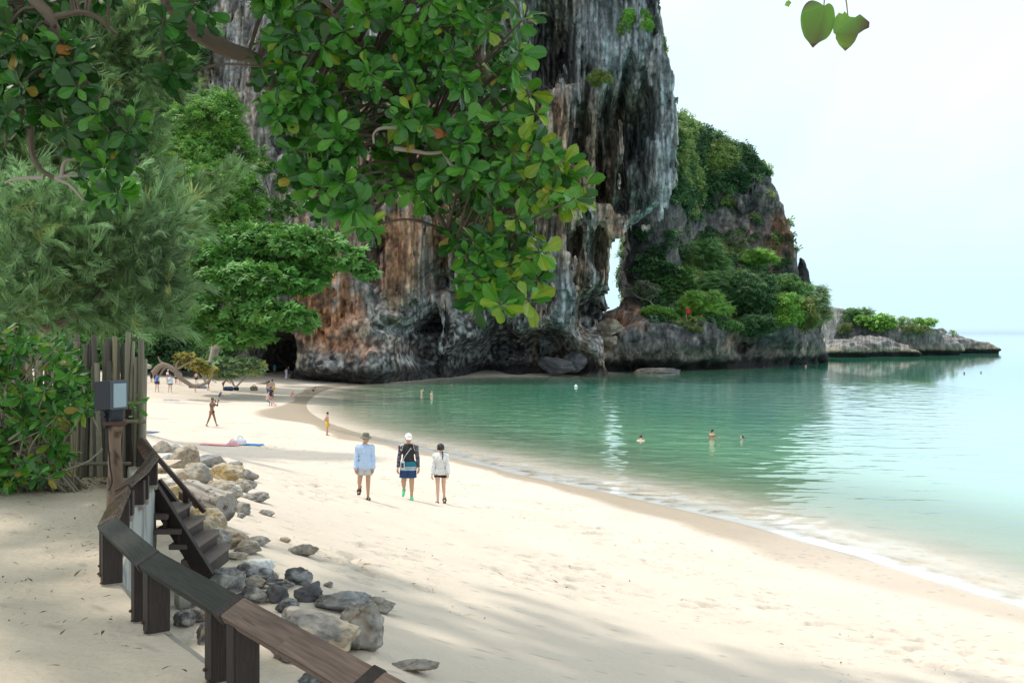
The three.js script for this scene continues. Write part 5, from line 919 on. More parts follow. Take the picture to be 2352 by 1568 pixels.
// ---------- people ----------
// A figure faces +z. Lengths are shares of its height. Limbs: [forward, outward, bend] in radians.
const capsule = (p, a, b, ra, rb) => { const ex = b.x - a.x, ey = b.y - a.y, ez = b.z - a.z, t = clamp(((p.x - a.x) * ex + (p.y - a.y) * ey + (p.z - a.z) * ez) / (ex * ex + ey * ey + ez * ez + 1e-9)); return hypot(p.x - a.x - ex * t, p.y - a.y - ey * t, p.z - a.z - ez * t) - mix(ra, rb, t); };
const ball = (x, y, z, cx, cy, cz, rx, ry, rz) => { const k = hypot((x - cx) / rx, (y - cy) / ry, (z - cz) / rz); return (k - 1) * min(rx, ry, rz); };
const HAND = (cell) => {                                          // a slightly curled right hand hanging down, 1 = its length; the palm faces +x... thumb towards +z
  const fs = [[0.20, -0.50, 0.085, 0.40], [0.07, -0.53, 0.09, 0.46], [-0.06, -0.52, 0.085, 0.43], [-0.18, -0.48, 0.075, 0.34]];
  const q = V(), bones = [];
  fs.forEach(([z, y, r, l], i) => { let a = V(0, -0.18, z * 0.7), b = V(0, y, z); bones.push([a, b, r * 1.25, r]); let ang = 0.35 + 0.1 * i, p = b; for (let k = 0; k < 3; k++) { const s = l * [0.42, 0.32, 0.26][k], n = p.clone().add(V(sin(ang) * s, -cos(ang) * s, 0)); bones.push([p, n, r * (0.95 - 0.1 * k), r * (0.85 - 0.12 * k)]); p = n; ang += 0.34; } });
  bones.push([V(0, 0.02, 0), V(0, -0.3, 0.02), 0.13, 0.15], [V(0.01, -0.12, 0.12), V(0.1, -0.3, 0.30), 0.12, 0.09], [V(0.1, -0.3, 0.30), V(0.17, -0.46, 0.34), 0.088, 0.072], [V(0.17, -0.46, 0.34), V(0.22, -0.56, 0.32), 0.07, 0.055]);
  return nets((x, y, z) => { q.set(x, y, z); let f = 1e9; bones.forEach(([a, b, ra, rb], i) => { const d = capsule(q, a, b, ra, rb); f = i % 4 === 0 || i > 15 ? smin(f, d, 0.05) : smin(f, d, 0.018); }); return f; }, [-0.3, -1.15, -0.4], [0.55, 0.2, 0.55], cell, 2.5);
};
const HANDS = [HAND(0.034), HAND(0.075)];
const HEAD = (cell) => {                                          // 1 = head height, origin at its middle, facing +z
  const g = nets((x, y, z) => {
    const ax = abs(x);
    let f = ball(x, y, z, 0, 0.1, -0.04, 0.36, 0.4, 0.44);
    f = smin(f, ball(x, y, z, 0, -0.2, 0.07, 0.27, 0.3, 0.3), 0.12); f = smin(f, ball(x, y, z, 0, -0.38, 0.2, 0.12, 0.11, 0.12), 0.1);
    f = smin(f, ball(ax, y, z, 0.2, -0.08, 0.27, 0.1, 0.1, 0.1), 0.1);
    f = -smin(-f, ball(ax, y, z, 0.15, 0.02, 0.42, 0.085, 0.055, 0.08), 0.04);
    f = smin(f, ball(ax, y, z, 0.145, 0.015, 0.325, 0.07, 0.045, 0.05), 0.015);
    f = smin(f, ball(x, y, z, 0, -0.02, 0.4, 0.045, 0.11, 0.06), 0.03); f = smin(f, ball(x, y, z, 0, -0.11, 0.43, 0.065, 0.05, 0.065), 0.03);
    f = smin(f, ball(x, y, z, 0, -0.235, 0.36, 0.11, 0.03, 0.045), 0.02); f = smin(f, ball(ax, y, z, 0.365, -0.02, -0.02, 0.035, 0.11, 0.07), 0.02);
    f = smin(f, ball(x, y, z, 0, -0.5, -0.08, 0.2, 0.3, 0.2), 0.1);
    return f;
  }, [-0.5, -0.7, -0.6], [0.5, 0.6, 0.65], cell, 2.5);
  return paint(g, (x, y, z) => (z > 0.28 && hypot((abs(x) - 0.145) / 0.055, (y - 0.015) / 0.032) < 1 ? (hypot((abs(x) - 0.145) / 0.03, (y - 0.015) / 0.04) < 1 ? [0.05, 0.04, 0.035] : [0.8, 0.76, 0.72]) : z > 0.28 && abs(x) < 0.1 && abs(y + 0.235) < 0.03 ? [0.95, 0.55, 0.5] : z > 0.28 && abs(abs(x) - 0.15) < 0.08 && abs(y - 0.105) < 0.018 ? [0.25, 0.18, 0.14] : [1, 1, 1]));
};
const HEADS = [HEAD(0.032), HEAD(0.07)];
const HAIR = (kind, cell) => nets((x, y, z) => {
  let f = ball(x, y, z, 0, 0.13, -0.06, 0.405, 0.43, 0.475) - 0.015 * noise(x * 14, y * 5, z * 14);
  const hang = kind === 'short' ? -0.16 : -0.28;
  f = max(f, (z - 0.14) * 0.8 - max(0, y - 0.2) * 1.2); f = max(f, hang - y - 0.15 * sstep(0.1, -0.3, z) * 0.4);
  if (kind === 'bun') f = smin(f, ball(x, y, z, 0, 0.36, -0.38, 0.17, 0.17, 0.17), 0.06);
  if (kind === 'tail') f = smin(f, capsule(V(x, y, z), V(0.1, -0.1, -0.42), V(0.16, -0.95, -0.36), 0.12, 0.07), 0.08);
  if (kind === 'long') f = smin(f, ball(x, y, z, 0, -0.32, -0.2, 0.36, 0.5, 0.24), 0.1);
  return f;
}, [-0.6, -1.2, -0.75], [0.6, 0.7, 0.6], cell, 2.5);
const HAIRS = {};
const skinTone = { fair: [0.62, 0.40, 0.30], pink: [0.66, 0.41, 0.33], tan: [0.47, 0.28, 0.18], brown: [0.24, 0.125, 0.075], dark: [0.13, 0.07, 0.045] };
const cloth = (c, rough = 0.85) => std(lin(...c), rough, { side: THREE.DoubleSide });
const limbDir = (s, f, o) => V(0, -1, 0).applyEuler(new THREE.Euler(-f, 0, s * o, 'ZXY'));
function person(label, foot, turn, H, pose = {}, look = {}, group) {
  const fine = look.fine ? 0 : 1, cell = (look.fine ? 0.0075 : 0.0145), t = thing('person', label, 'person', [foot.x, foot.y, foot.z], turn, group), fem = look.female ? 1 : 0, J = {};
  const lean = pose.lean ?? 0, up = V(0, cos(lean), sin(lean));
  J.pelvis = V(0, 0, 0); J.waist = up.clone().multiplyScalar(0.09); J.chest = up.clone().multiplyScalar(0.2).add(V(0, 0, -0.004)); J.neck = up.clone().multiplyScalar(0.306); J.top = up.clone().multiplyScalar(0.328).add(V(0, 0, 0.01));
  const twist = pose.twist ?? 0, sw = fem ? 0.092 : 0.108;
  for (const [k, s] of [['L', 1], ['R', -1]]) {
    const sh = up.clone().multiplyScalar(0.264).add(V(s * sw * cos(twist), 0, -s * sw * sin(twist))), [af, ao, ab] = pose[k + 'A'] ?? [0.05, 0.12, 0.2];
    const ad = limbDir(s, af + lean * 0.3, ao), el = sh.clone().addScaledVector(ad, 0.172), fd = pose[k + 'F'] ? V(...pose[k + 'F']).normalize() : limbDir(s, af + ab + lean * 0.3, ao * 0.7 + (pose[k + 'In'] ?? 0)), wr = el.clone().addScaledVector(fd, 0.145);
    const hip = V(s * (0.05 + 0.004 * fem), -0.02, 0), [lf, lo, lb] = pose[k + 'L'] ?? [0.02, 0.03, 0.04], td = limbDir(s, lf, lo), kn = hip.clone().addScaledVector(td, 0.238), cd = limbDir(s, lf - lb, lo * 0.5), an = kn.clone().addScaledVector(cd, 0.236);
    const fp = pose[k + 'T'] ?? 0, toe = an.clone().add(V(s * 0.012, -0.024, 0.085).applyAxisAngle(V(1, 0, 0), -(lf - lb) * 0.85 + fp)), heel = an.clone().add(V(0, -0.022, -0.022).applyAxisAngle(V(1, 0, 0), -(lf - lb) * 0.85 + fp));
    Object.assign(J, { [k + 'sh']: sh, [k + 'el']: el, [k + 'wr']: wr, [k + 'hip']: hip, [k + 'kn']: kn, [k + 'an']: an, [k + 'toe']: toe, [k + 'heel']: heel, [k + 'fd']: fd });
  }
  let low = min(J.Ltoe.y, J.Rtoe.y, J.Lheel.y, J.Rheel.y) - 0.017; if (pose.sit) low = min(low, -0.075); if (pose.under) low = -0.5 + 0 * low;
  for (const k of Object.keys(J)) if (!k.endsWith('fd')) J[k].y -= low;
  if (pose.under) for (const k of Object.keys(J)) if (!k.endsWith('fd')) J[k].y += -pose.under;
  const w = look.bulk ?? 1, B = [
    [J.Lhip, J.Rhip, 0.066 * w, 0.066 * w], [J.pelvis, J.waist, 0.072 * w, (fem ? 0.056 : 0.066) * w], [J.waist, J.chest, (fem ? 0.056 : 0.066) * w, 0.07 * w], [J.chest, J.neck, 0.066 * w, 0.032], [J.Lsh, J.Rsh, 0.036 * w, 0.036 * w], [J.Lsh.clone().lerp(J.chest, 0.45), J.Rsh.clone().lerp(J.chest, 0.45), 0.056 * w, 0.056 * w], [J.neck, J.top, 0.031, 0.029],
  ], limbs = [];
  for (const k of ['L', 'R']) { limbs.push([J[k + 'sh'], J[k + 'el'], 0.030 * w, 0.023 * w, 'ua'], [J[k + 'el'], J[k + 'wr'], 0.0235 * w, 0.0155, 'fa'], [J[k + 'hip'], J[k + 'kn'], 0.052 * w, 0.032 * w, 'th'], [J[k + 'kn'], J[k + 'an'], 0.032 * w, 0.0195, 'ca'], [J[k + 'heel'], J[k + 'toe'], 0.019, 0.014, 'ft']); limbs.push([J[k + 'kn'].clone().lerp(J[k + 'an'], 0.15).add(V(0, 0, -0.008)), J[k + 'kn'].clone().lerp(J[k + 'an'], 0.5), 0.03 * w, 0.024 * w, 'cf']); }
  if (fem) for (const s of [1, -1]) B.push([J.chest.clone().add(V(s * 0.038, 0.01, 0.052)), J.chest.clone().add(V(s * 0.038, 0.0, 0.054)), 0.03, 0.03]);
  const q = V(), bodyF = (x, y, z) => { q.set(x, y, z); let f = 1e9; for (const b of B) f = smin(f, capsule(q, b[0], b[1], b[2], b[3]), 0.022); for (const b of limbs) f = smin(f, capsule(q, b[0], b[1], b[2], b[3]), 0.012); return f; };
  const lo = [9, 9, 9], hi = [-9, -9, -9]; for (const k of Object.keys(J)) if (!k.endsWith('fd')) [J[k].x, J[k].y, J[k].z].forEach((v, i) => { lo[i] = min(lo[i], v - 0.11); hi[i] = max(hi[i], v + 0.11); });
  // head
  const hs = 0.128, hq = new THREE.Quaternion().setFromEuler(new THREE.Euler((pose.pitch ?? 0) + lean * 0.5, pose.yaw ?? 0, pose.tilt ?? 0, 'YXZ')), hp = J.top.clone().add(V(0, 0.068, 0.018).applyQuaternion(hq)), hm = new THREE.Matrix4().compose(hp, hq, V(hs, hs, hs)), S = new THREE.Matrix4().makeScale(H, H, H);
  const white = (g) => paint(g, () => [1, 1, 1]);
  const pieces = [white(nets(bodyF, lo, hi, cell, 2.2)), HEADS[fine].clone().applyMatrix4(hm)];
  for (const [k, s] of [['L', 1], ['R', -1]]) {
    const y = J[k + 'fd'].clone().negate(), z = pose[k + 'H'] ? V(...pose[k + 'H']) : V(0.1 * s, 0, 1); const x = y.clone().cross(z).normalize(); z.copy(x).cross(y);
    const g = HANDS[fine].clone().applyMatrix4(new THREE.Matrix4().makeScale(-s * 1, 1, 1)); if (s > 0) g.setIndex([...g.index.array].reverse());
    pieces.push(white(g.applyMatrix4(new THREE.Matrix4().makeBasis(x, y, z).setPosition(J[k + 'wr']).multiply(new THREE.Matrix4().makeScale(0.105, 0.105, 0.105)))));
  }
  pieces.forEach((g) => { g.deleteAttribute('uv'); g.computeVertexNormals(); });
  part('body', mergeGeometries(pieces).applyMatrix4(S), std(lin(...skinTone[look.skin ?? 'fair']), 0.62, { vertexColors: true }), t);
  // clothes: the same bones, wider, cut off where the garment ends
  const garment = (name, f, mat, tint) => { const g = nets(f, lo, hi, cell, 2.2); if (!g.index.count) return null; if (tint) paint(g, tint); return part(name, g.applyMatrix4(S), mat, t); };
  const cut = (x, y, z, b, to, infl, flare = 0) => { q.set(x, y, z); const e = b[1].clone().sub(b[0]), L = e.length(); e.divideScalar(L); const s = (x - b[0].x) * e.x + (y - b[0].y) * e.y + (z - b[0].z) * e.z; return max(capsule(q, b[0], b[1], b[2] + infl, b[3] + infl + flare), s - L * to); };
  const byKind = (k) => limbs.filter((b) => b[4] === k);
  if (look.top) {
    const { color, sleeve = 'short', loose = 0.012, hem = -0.03, tint, fold = 0.004 } = look.top, ua = byKind('ua'), fa = byKind('fa'), hy = J.pelvis.y + hem;
    garment(look.top.name ?? 'shirt', (x, y, z) => {
      q.set(x, y, z); let f = 1e9; for (const b of B.slice(1, 6).concat(B.slice(7))) { const g = b === B[4] ? min(loose, 0.008) : loose; f = smin(f, capsule(q, b[0], b[1], b[2] + g, min(b[3] + g, b === B[3] ? 0.034 : 9)), 0.03); }
      if (hem < 0) f = smin(f, capsule(q, J.Lhip, J.Rhip, 0.07 * w + loose * 0.8, 0.07 * w + loose * 0.8), 0.03);
      if (sleeve !== 'none') for (let i = 0; i < 2; i++) f = smin(f, cut(x, y, z, ua[i], sleeve === 'short' ? 0.62 : 1, loose * 0.45, sleeve === 'short' ? loose * 0.4 : 0), 0.018);
      if (sleeve === 'long') for (let i = 0; i < 2; i++) f = smin(f, cut(x, y, z, fa[i], look.top.cuff ?? 0.96, loose * 0.8, loose * 0.15), 0.014);
      f -= fold * (noise(x * 38, y * 20, z * 38) + 0.6 * noise(x * 80, y * 44, z * 80));
      const tr = q.copy(J.top).sub(J.pelvis); return smax(max(f, hy + (sleeve === 'long' ? 0 : 0) - y - (abs(x) > 0.12 && sleeve === 'long' ? 0.4 : 0)), y - (J.neck.y + 0.015) + 0.28 * abs(x), 0.012);
    }, cloth(tint ? [1, 1, 1] : color), tint && ((x, y, z) => tint(x, y - J.pelvis.y, z, J)));
    if (tint) t.children[t.children.length - 1].material.vertexColors = true;
  }
  if (look.shorts) {
    const { color, len = 0.5, loose = 0.012, tint, rise = 0.045 } = look.shorts, th = byKind('th');
    garment(look.shorts.name ?? 'shorts', (x, y, z) => { q.set(x, y, z); let f = capsule(q, J.Lhip, J.Rhip, 0.066 * w + loose, 0.066 * w + loose); f = smin(f, capsule(q, J.pelvis, J.waist, 0.072 * w + loose, 0.062 * w + loose), 0.02); for (const b of th) f = smin(f, cut(x, y, z, b, len, loose, loose * 0.9 + 0.012), 0.012); f -= 0.003 * noise(x * 40, y * 24, z * 40); return max(f, y - J.pelvis.y - rise, (J.pelvis.y - 0.3) - y - (pose.sit ? 1 : 0)); }, cloth(tint ? [1, 1, 1] : color), tint && ((x, y, z) => tint(x, y - J.pelvis.y, z)));
    if (tint) t.children[t.children.length - 1].material.vertexColors = true;
  }
  if (look.bikini) {
    garment('bikini_top', (x, y, z) => max(bodyF(x, y, z) - 0.006, abs(y - J.chest.y - 0.005 - (z < 0 ? 0 : 0)) - (z < 0 ? 0.011 : 0.03 - 0.25 * abs(abs(x) - 0.038))), cloth(look.bikini));
    garment('bikini_bottom', (x, y, z) => max(bodyF(x, y, z) - 0.006, y - J.pelvis.y - 0.012, (J.pelvis.y - 0.078 + 0.75 * abs(x)) - y), cloth(look.bikini));
  }
  if (look.dress) garment('dress', (x, y, z) => { q.set(x, y, z); let f = 1e9; for (const b of B.slice(1, 6)) f = smin(f, capsule(q, b[0], b[1], b[2] + 0.012, min(b[3] + 0.012, 0.09)), 0.03); f = smin(f, capsule(q, J.pelvis, V(J.pelvis.x, 0.06, J.pelvis.z), 0.085, 0.13), 0.04); return max(f, y - J.neck.y, 0.05 - y) - 0.004 * noise(x * 30, y * 6, z * 30); }, cloth(look.dress));
  if (look.hair !== null) { const k = (look.hair ?? 'short') + fine; HAIRS[k] ??= HAIR(look.hair ?? 'short', fine ? 0.075 : 0.04); part('hair', HAIRS[k].clone().applyMatrix4(hm).applyMatrix4(S), std(lin(...(look.hairColor ?? [0.022, 0.017, 0.014])), 0.6), t); }
  const onHead = (name, g, mat) => part(name, g.applyMatrix4(hm).applyMatrix4(S), mat, t);
  if (look.hat === 'bucket') onHead('bucket_hat', new THREE.LatheGeometry([[0.0, 0.68], [0.3, 0.67], [0.38, 0.6], [0.43, 0.26], [0.45, 0.22], [0.72, 0.05], [0.73, 0.035], [0.44, 0.19], [0.4, 0.2]].map((p) => new THREE.Vector2(...p)), 28).translate(0, 0, -0.02), cloth([0.15, 0.15, 0.115]));
  if (look.hat === 'cap') { onHead('cap', joined([new THREE.SphereGeometry(0.475, 24, 12, 0, 6.3, 0, PI / 2).scale(0.92, 0.98, 1.06).translate(0, 0.14, -0.04), new THREE.CylinderGeometry(0.34, 0.36, 0.03, 24, 1, false, -PI / 2, PI).scale(1, 1, 1.15).rotateX(0.22).translate(0, 0.15, 0.4)]), cloth([0.78, 0.79, 0.81])); onHead('cap_emblem', joined([-0.09, -0.03, 0.03, 0.09].map((x) => new THREE.BoxGeometry(0.03, 0.045, 0.012).translate(x, 0.33, 0.435 - 1.2 * x * x))), cloth([0.2, 0.25, 0.35])); }
  if (look.hat === 'white') onHead('sun_hat', new THREE.SphereGeometry(0.5, 16, 8, 0, 6.3, 0, PI / 2).translate(0, 0.14, 0), cloth([0.8, 0.8, 0.8]));
  if (look.hat === 'visor') { const s = new THREE.CylinderGeometry(0.47, 0.52, 0.46, 28, 1, true, -1.25, 2.5); onHead('sun_visor', s.rotateX(0.12).translate(0, 0.1, 0.02), std(lin(0.012, 0.013, 0.018), 0.12, { side: THREE.DoubleSide })); onHead('visor_band', new THREE.TorusGeometry(0.44, 0.035, 8, 28).rotateX(PI / 2).scale(0.95, 1, 1.1).translate(0, 0.3, -0.03), cloth([0.03, 0.03, 0.035])); }
  if (look.glasses) onHead('sunglasses', joined([new RoundedBoxGeometry(0.21, 0.13, 0.03, 2, 0.014).translate(0.14, 0.03, 0.40), new RoundedBoxGeometry(0.21, 0.13, 0.03, 2, 0.014).translate(-0.14, 0.03, 0.40), new THREE.BoxGeometry(0.74, 0.03, 0.02).translate(0, 0.06, 0.37)]), std(lin(0.015, 0.014, 0.014), 0.15));
  if (look.shoe) for (const k of ['L', 'R']) {
    const a = J[k + 'heel'], b = J[k + 'toe'], d = b.clone().sub(a), L = d.length(), z = d.normalize(), x = V(0, 1, 0).cross(z).normalize(), y = z.clone().cross(x), M = new THREE.Matrix4().makeBasis(x, y, z).setPosition(a);
    if (look.shoe.kind === 'slide') { part('sandal', joined([new RoundedBoxGeometry(0.056, 0.02, L + 0.05, 3, 0.009).translate(0, -0.023, L / 2), new THREE.TorusGeometry(0.028, 0.011, 8, 14, PI).scale(1, 0.95, 1.9).translate(0, -0.014, L * 0.62)]).applyMatrix4(M).applyMatrix4(S), std(lin(...look.shoe.color), 0.6), t); } else {
      const an = J[k + 'an']; part('shoe', nets((px, py, pz) => { q.set(px, py, pz); return max(smin(capsule(q, a, b, 0.026, 0.022), capsule(q, a.clone().lerp(b, 0.2), an, 0.026, 0.024), 0.015), py - an.y - 0.012); }, [min(a.x, b.x) - 0.05, min(a.y, b.y) - 0.05, min(a.z, b.z) - 0.05], [max(a.x, b.x) + 0.05, an.y + 0.05, max(a.z, b.z) + 0.05], 0.008, 2.5).applyMatrix4(S), std(lin(...look.shoe.color), 0.6), t);
    }
  }
  t.userData.J = undefined; delete t.userData.J; person.joints = J; person.scale = H;
  return t;
}
const px2m = (px, d) => px / FOCAL * d;
const stand = (label, px, py, hpx, turn, pose, look, group) => { const f = castToBeach(px, py); if (look.lift) f.y += look.lift; return person(label, f, turn, px2m(hpx, -f.z) * 1.02, pose, look, group); };
// the three walkers
stand('person in pale blue top and bucket hat, leftmost of the three walkers', 838, 1146, 148, 0.12,
  { yaw: 0.75, pitch: 0.05, LA: [0.02, 0.07, 0.1], RA: [0.05, 0.12, 0.22], LL: [0.1, -0.01, 0.03], RL: [0.12, 0.13, 1.15], RT: 0.1, lean: 0.02 },
  { fine: true, skin: 'tan', hat: 'bucket', top: { color: [0.44, 0.58, 0.80], sleeve: 'long', loose: 0.019, hem: -0.085, cuff: 1.15, fold: 0.009 }, shorts: { color: [0.50, 0.49, 0.50], len: 0.62, loose: 0.012 }, shoe: { kind: 'slide', color: [0.025, 0.024, 0.025] } });
{
  const sleeve = (x, y, z, J) => { const arm = abs(x) > 0.098; const n = noise(x * 26, y * 60, z * 26); if (arm) return n > 0.1 ? [0.15, 0.15, 0.19] : [0.045, 0.045, 0.06]; const yoke = abs(abs(x) - 0.075 - (0.30 - y) * 0.25) < 0.004 && y > 0.2; return yoke ? [0.45, 0.45, 0.46] : [0.018, 0.019, 0.022]; };
  const trunks = (x, y) => (y > -0.035 ? [0.012, 0.15, 0.22] : y > -0.088 ? ((y + 0.2) * 62 % 1 < 0.42 ? [0.68, 0.74, 0.78] : [0.012, 0.12, 0.21]) : [0.012, 0.045, 0.14]);
  const w = stand('person in black rash top and white cap, middle of the three walkers', 938, 1147, 150, 0.04,
    { yaw: 0.12, pitch: 0.16, LA: [0.02, 0.17, 0.12], RA: [0.08, 0.18, 0.14], LL: [0.12, 0.0, 0.03], RL: [0.08, 0.09, 0.95], RT: 0.2, lean: 0.03 },
    { fine: true, skin: 'tan', hat: 'cap', glasses: true, bulk: 1.1, top: { color: [0.02, 0.02, 0.025], sleeve: 'long', loose: 0.006, hem: -0.045, tint: sleeve, name: 'rash_top', fold: 0.002 }, shorts: { color: [0, 0.1, 0.2], len: 0.78, loose: 0.014, tint: trunks, name: 'swim_shorts' }, shoe: { kind: 'sock', color: [0.10, 0.62, 0.36] } });
  const J = person.joints, H = person.scale, P = (x, y, z) => V(x, y, z).multiplyScalar(H), wh = cloth([0.72, 0.74, 0.78]);
  part('pouch_strap', limb([P(J.Lsh.x - 0.04, J.neck.y - 0.012, 0.03), P(0.02, J.chest.y + 0.02, 0.095), P(-0.05, J.waist.y + 0.03, 0.1), P(-0.078, J.pelvis.y + 0.06, 0.1)], [0.006, 0.006], 6), wh, w);
  part('shoulder_strap', new THREE.TorusGeometry(0.034 * H, 0.009 * H, 8, 20).scale(0.75, 1.35, 0.8).translate(-0.088 * H, (J.Rsh.y - 0.01) * H, 0.05 * H), wh, w);
  const pouch = part('phone_pouch', new RoundedBoxGeometry(0.062 * H, 0.115 * H, 0.012 * H, 2, 0.005), std(lin(0.62, 0.68, 0.78), 0.25), w); pouch.position.copy(P(-0.082, J.pelvis.y + 0.002, 0.112)); pouch.rotation.z = 0.04;
  part('phone', new RoundedBoxGeometry(0.04 * H, 0.075 * H, 0.006 * H, 2, 0.002).translate(0, -0.006 * H, 0.006 * H), std(lin(0.03, 0.035, 0.05), 0.2), pouch);
  part('chest_emblem', new THREE.CapsuleGeometry(0.004 * H, 0.008 * H, 4, 8).rotateZ(PI / 2), cloth([0.75, 0.75, 0.75]), w).position.copy(P(0.045, J.chest.y + 0.035, 0.083));
}
{
  const w = stand('person in loose white top and dark visor, rightmost of the three walkers', 1012, 1155, 136, -0.03,
    { yaw: 0.15, pitch: 0.22, LA: [0.12, 0.16, 0.35], RA: [0.1, 0.16, 0.2], LL: [-0.1, -0.03, 0.5], RL: [0.2, -0.04, 0.08], lean: 0.03 },
    { fine: true, female: true, skin: 'fair', hair: 'tail', hat: 'visor', bulk: 0.94, top: { color: [0.72, 0.73, 0.73], sleeve: 'long', loose: 0.017, hem: -0.06, cuff: 1.0, fold: 0.012 }, shorts: { color: [0.018, 0.018, 0.02], len: 0.36, loose: 0.008 }, shoe: { kind: 'slide', color: [0.03, 0.03, 0.035] } });
  const J = person.joints, H = person.scale; part('braid', limb([V(0.03, J.top.y + 0.01, 0.05), V(0.045, J.neck.y - 0.03, 0.085), V(0.035, J.chest.y + 0.0, 0.105)].map((v) => v.multiplyScalar(H)), [0.018, 0.01], 8, 0.3, 2), std(lin(0.02, 0.016, 0.014), 0.5), w);
  part('cable', limb([V(J.Rwr.x, J.Rwr.y - 0.05, J.Rwr.z), V(J.Rwr.x + 0.015, J.Rwr.y - 0.14, J.Rwr.z), V(J.Rwr.x - 0.02, J.Rwr.y - 0.22, J.Rwr.z)].map((v) => v.multiplyScalar(H)), [0.004, 0.004], 5), cloth([0.8, 0.8, 0.8]), w);
}
// farther people
stand('person in a black bikini walking on the sand with both hands raised to the face', 486, 980, 66, 1.35, { LA: [1.05, 0.1, 1.9], RA: [1.0, 0.1, 1.95], LL: [0.32, 0, 0.02], RL: [-0.3, 0, 0.12], pitch: 0.1 }, { female: true, skin: 'brown', hair: 'bun', bikini: [0.012, 0.011, 0.012] });
stand('bare chested person in yellow swim shorts standing at the water edge', 751, 1000, 53, 1.9, { LA: [-0.5, 0.35, 0.9], RA: [0, 0.15, 0.3], LL: [0.1, 0, 0.12], RL: [-0.02, 0, 0.1] }, { skin: 'tan', shorts: { color: [0.75, 0.47, 0.03], len: 0.62, name: 'swim_shorts' } });
stand('person in dark navy top standing with back turned beside a seated man', 621, 931, 43, 3.0, { LA: [0, 0.15, 0.1], RA: [0, 0.15, 0.1] }, { skin: 'brown', top: { color: [0.028, 0.03, 0.06], hem: -0.05 }, shorts: { color: [0.35, 0.2, 0.2], len: 0.7 } });
stand('bare chested person sitting on the sand next to the one in navy', 613, 932, 45, 1.5, { sit: true, lean: 0.1, LL: [1.35, 0.15, 0.6], RL: [1.3, 0.1, 0.4], LA: [0.5, 0.2, 0.3], RA: [0.4, 0.2, 0.3] }, { skin: 'fair', shorts: { color: [0.2, 0.3, 0.32], len: 0.75 } });
stand('bare chested person in blue shorts standing behind the one in navy', 617, 917, 42, 2.9, { LA: [0.1, 0.2, 0.4], RA: [0.6, 0.2, 1.3] }, { skin: 'pink', shorts: { color: [0.08, 0.14, 0.45], len: 0.7 } });
stand('bare chested person in yellow shorts standing behind the one in navy', 625, 912, 40, -2.7, { LA: [0.2, 0.3, 1.2], RA: [0.1, 0.2, 0.3] }, { skin: 'pink', shorts: { color: [0.7, 0.5, 0.05], len: 0.7 } });
stand('toddler in a pink suit crouching at the wet sand', 669, 918, 22, 2.2, { lean: 0.5, LL: [0.9, 0.1, 1.3], RL: [0.8, 0.1, 1.2], LA: [0.5, 0.1, 0.2], RA: [0.6, 0.1, 0.2] }, { skin: 'pink', hair: 'short', hairColor: [0.3, 0.2, 0.1], top: { color: [0.75, 0.22, 0.25], hem: -0.06 } });
stand('dark haired child squatting in the shallow wash near the cliff foot', 718, 904, 22, 1.9, { lean: 0.7, LL: [1.2, 0.1, 1.9], RL: [1.2, 0.1, 1.9], LA: [0.6, 0.1, 0.1], RA: [0.7, 0.1, 0.1] }, { skin: 'tan', shorts: { color: [0.03, 0.03, 0.04], len: 0.6 } });
stand('person in a long white and lilac dress before the dark cave', 657, 871, 25, 0.6, { RA: [0.1, 0.2, 0.6] }, { female: true, skin: 'tan', hair: 'long', dress: [0.62, 0.55, 0.68] });
stand('grey haired person in dark navy standing beside the lilac dress', 662, 868, 25, 0.2, {}, { skin: 'tan', hairColor: [0.4, 0.38, 0.36], top: { color: [0.02, 0.022, 0.05], hem: -0.08 }, shorts: { color: [0.03, 0.03, 0.045], len: 0.7 } });
stand('person in a turquoise shirt and grey trousers in front of the cave', 630, 858, 23, 3.1, {}, { skin: 'brown', top: { color: [0.02, 0.33, 0.40], hem: -0.06 }, shorts: { color: [0.25, 0.25, 0.25], len: 0.98, name: 'trousers' } });
stand('person with back turned in a bright blue vest and dark shorts', 360, 900, 41, 3.1, { RL: [0.15, 0, 0.1], LL: [-0.1, 0, 0.2] }, { female: true, skin: 'fair', hair: 'bun', top: { color: [0.03, 0.17, 0.62], sleeve: 'none', hem: 0.03, loose: 0.006 }, shorts: { color: [0.035, 0.035, 0.05], len: 0.35 } });
{ const w = stand('person with back turned in a pale shirt with a dark bag strap across it', 390, 901, 40, 3.05, { RL: [0.12, 0, 0.1], LL: [-0.1, 0, 0.25] }, { female: true, skin: 'fair', hair: 'bun', hairColor: [0.25, 0.2, 0.16], top: { color: [0.6, 0.68, 0.76], sleeve: 'long', loose: 0.018, hem: -0.05 }, shorts: { color: [0.018, 0.018, 0.025], len: 0.35 } });
  const J = person.joints, H = person.scale; part('bag_strap', limb([V(-0.07, J.neck.y - 0.02, -0.06), V(0.0, J.chest.y - 0.02, -0.1), V(0.09, J.pelvis.y + 0.02, -0.085)].map((v) => v.multiplyScalar(H)), [0.012, 0.012], 6), cloth([0.02, 0.02, 0.03]), w); }
stand('person in a black shirt at the left end of the group under the bent trunk', 347, 878, 29, 2.6, {}, { skin: 'tan', top: { color: [0.015, 0.014, 0.016], hem: -0.07 }, shorts: { color: [0.02, 0.02, 0.025], len: 0.8 } });
stand('second person in black close behind the blue vest, hair tied up', 356, 882, 31, -2.8, {}, { female: true, skin: 'tan', hair: 'bun', top: { color: [0.018, 0.016, 0.02], hem: -0.07 }, shorts: { color: [0.02, 0.018, 0.025], len: 0.6 } });
stand('thin person in a salmon top and light shorts beside the bamboo fence end', 333, 879, 24, 1.2, {}, { skin: 'brown', top: { color: [0.55, 0.16, 0.12], hem: -0.03 }, shorts: { color: [0.35, 0.42, 0.55], len: 0.6 } });
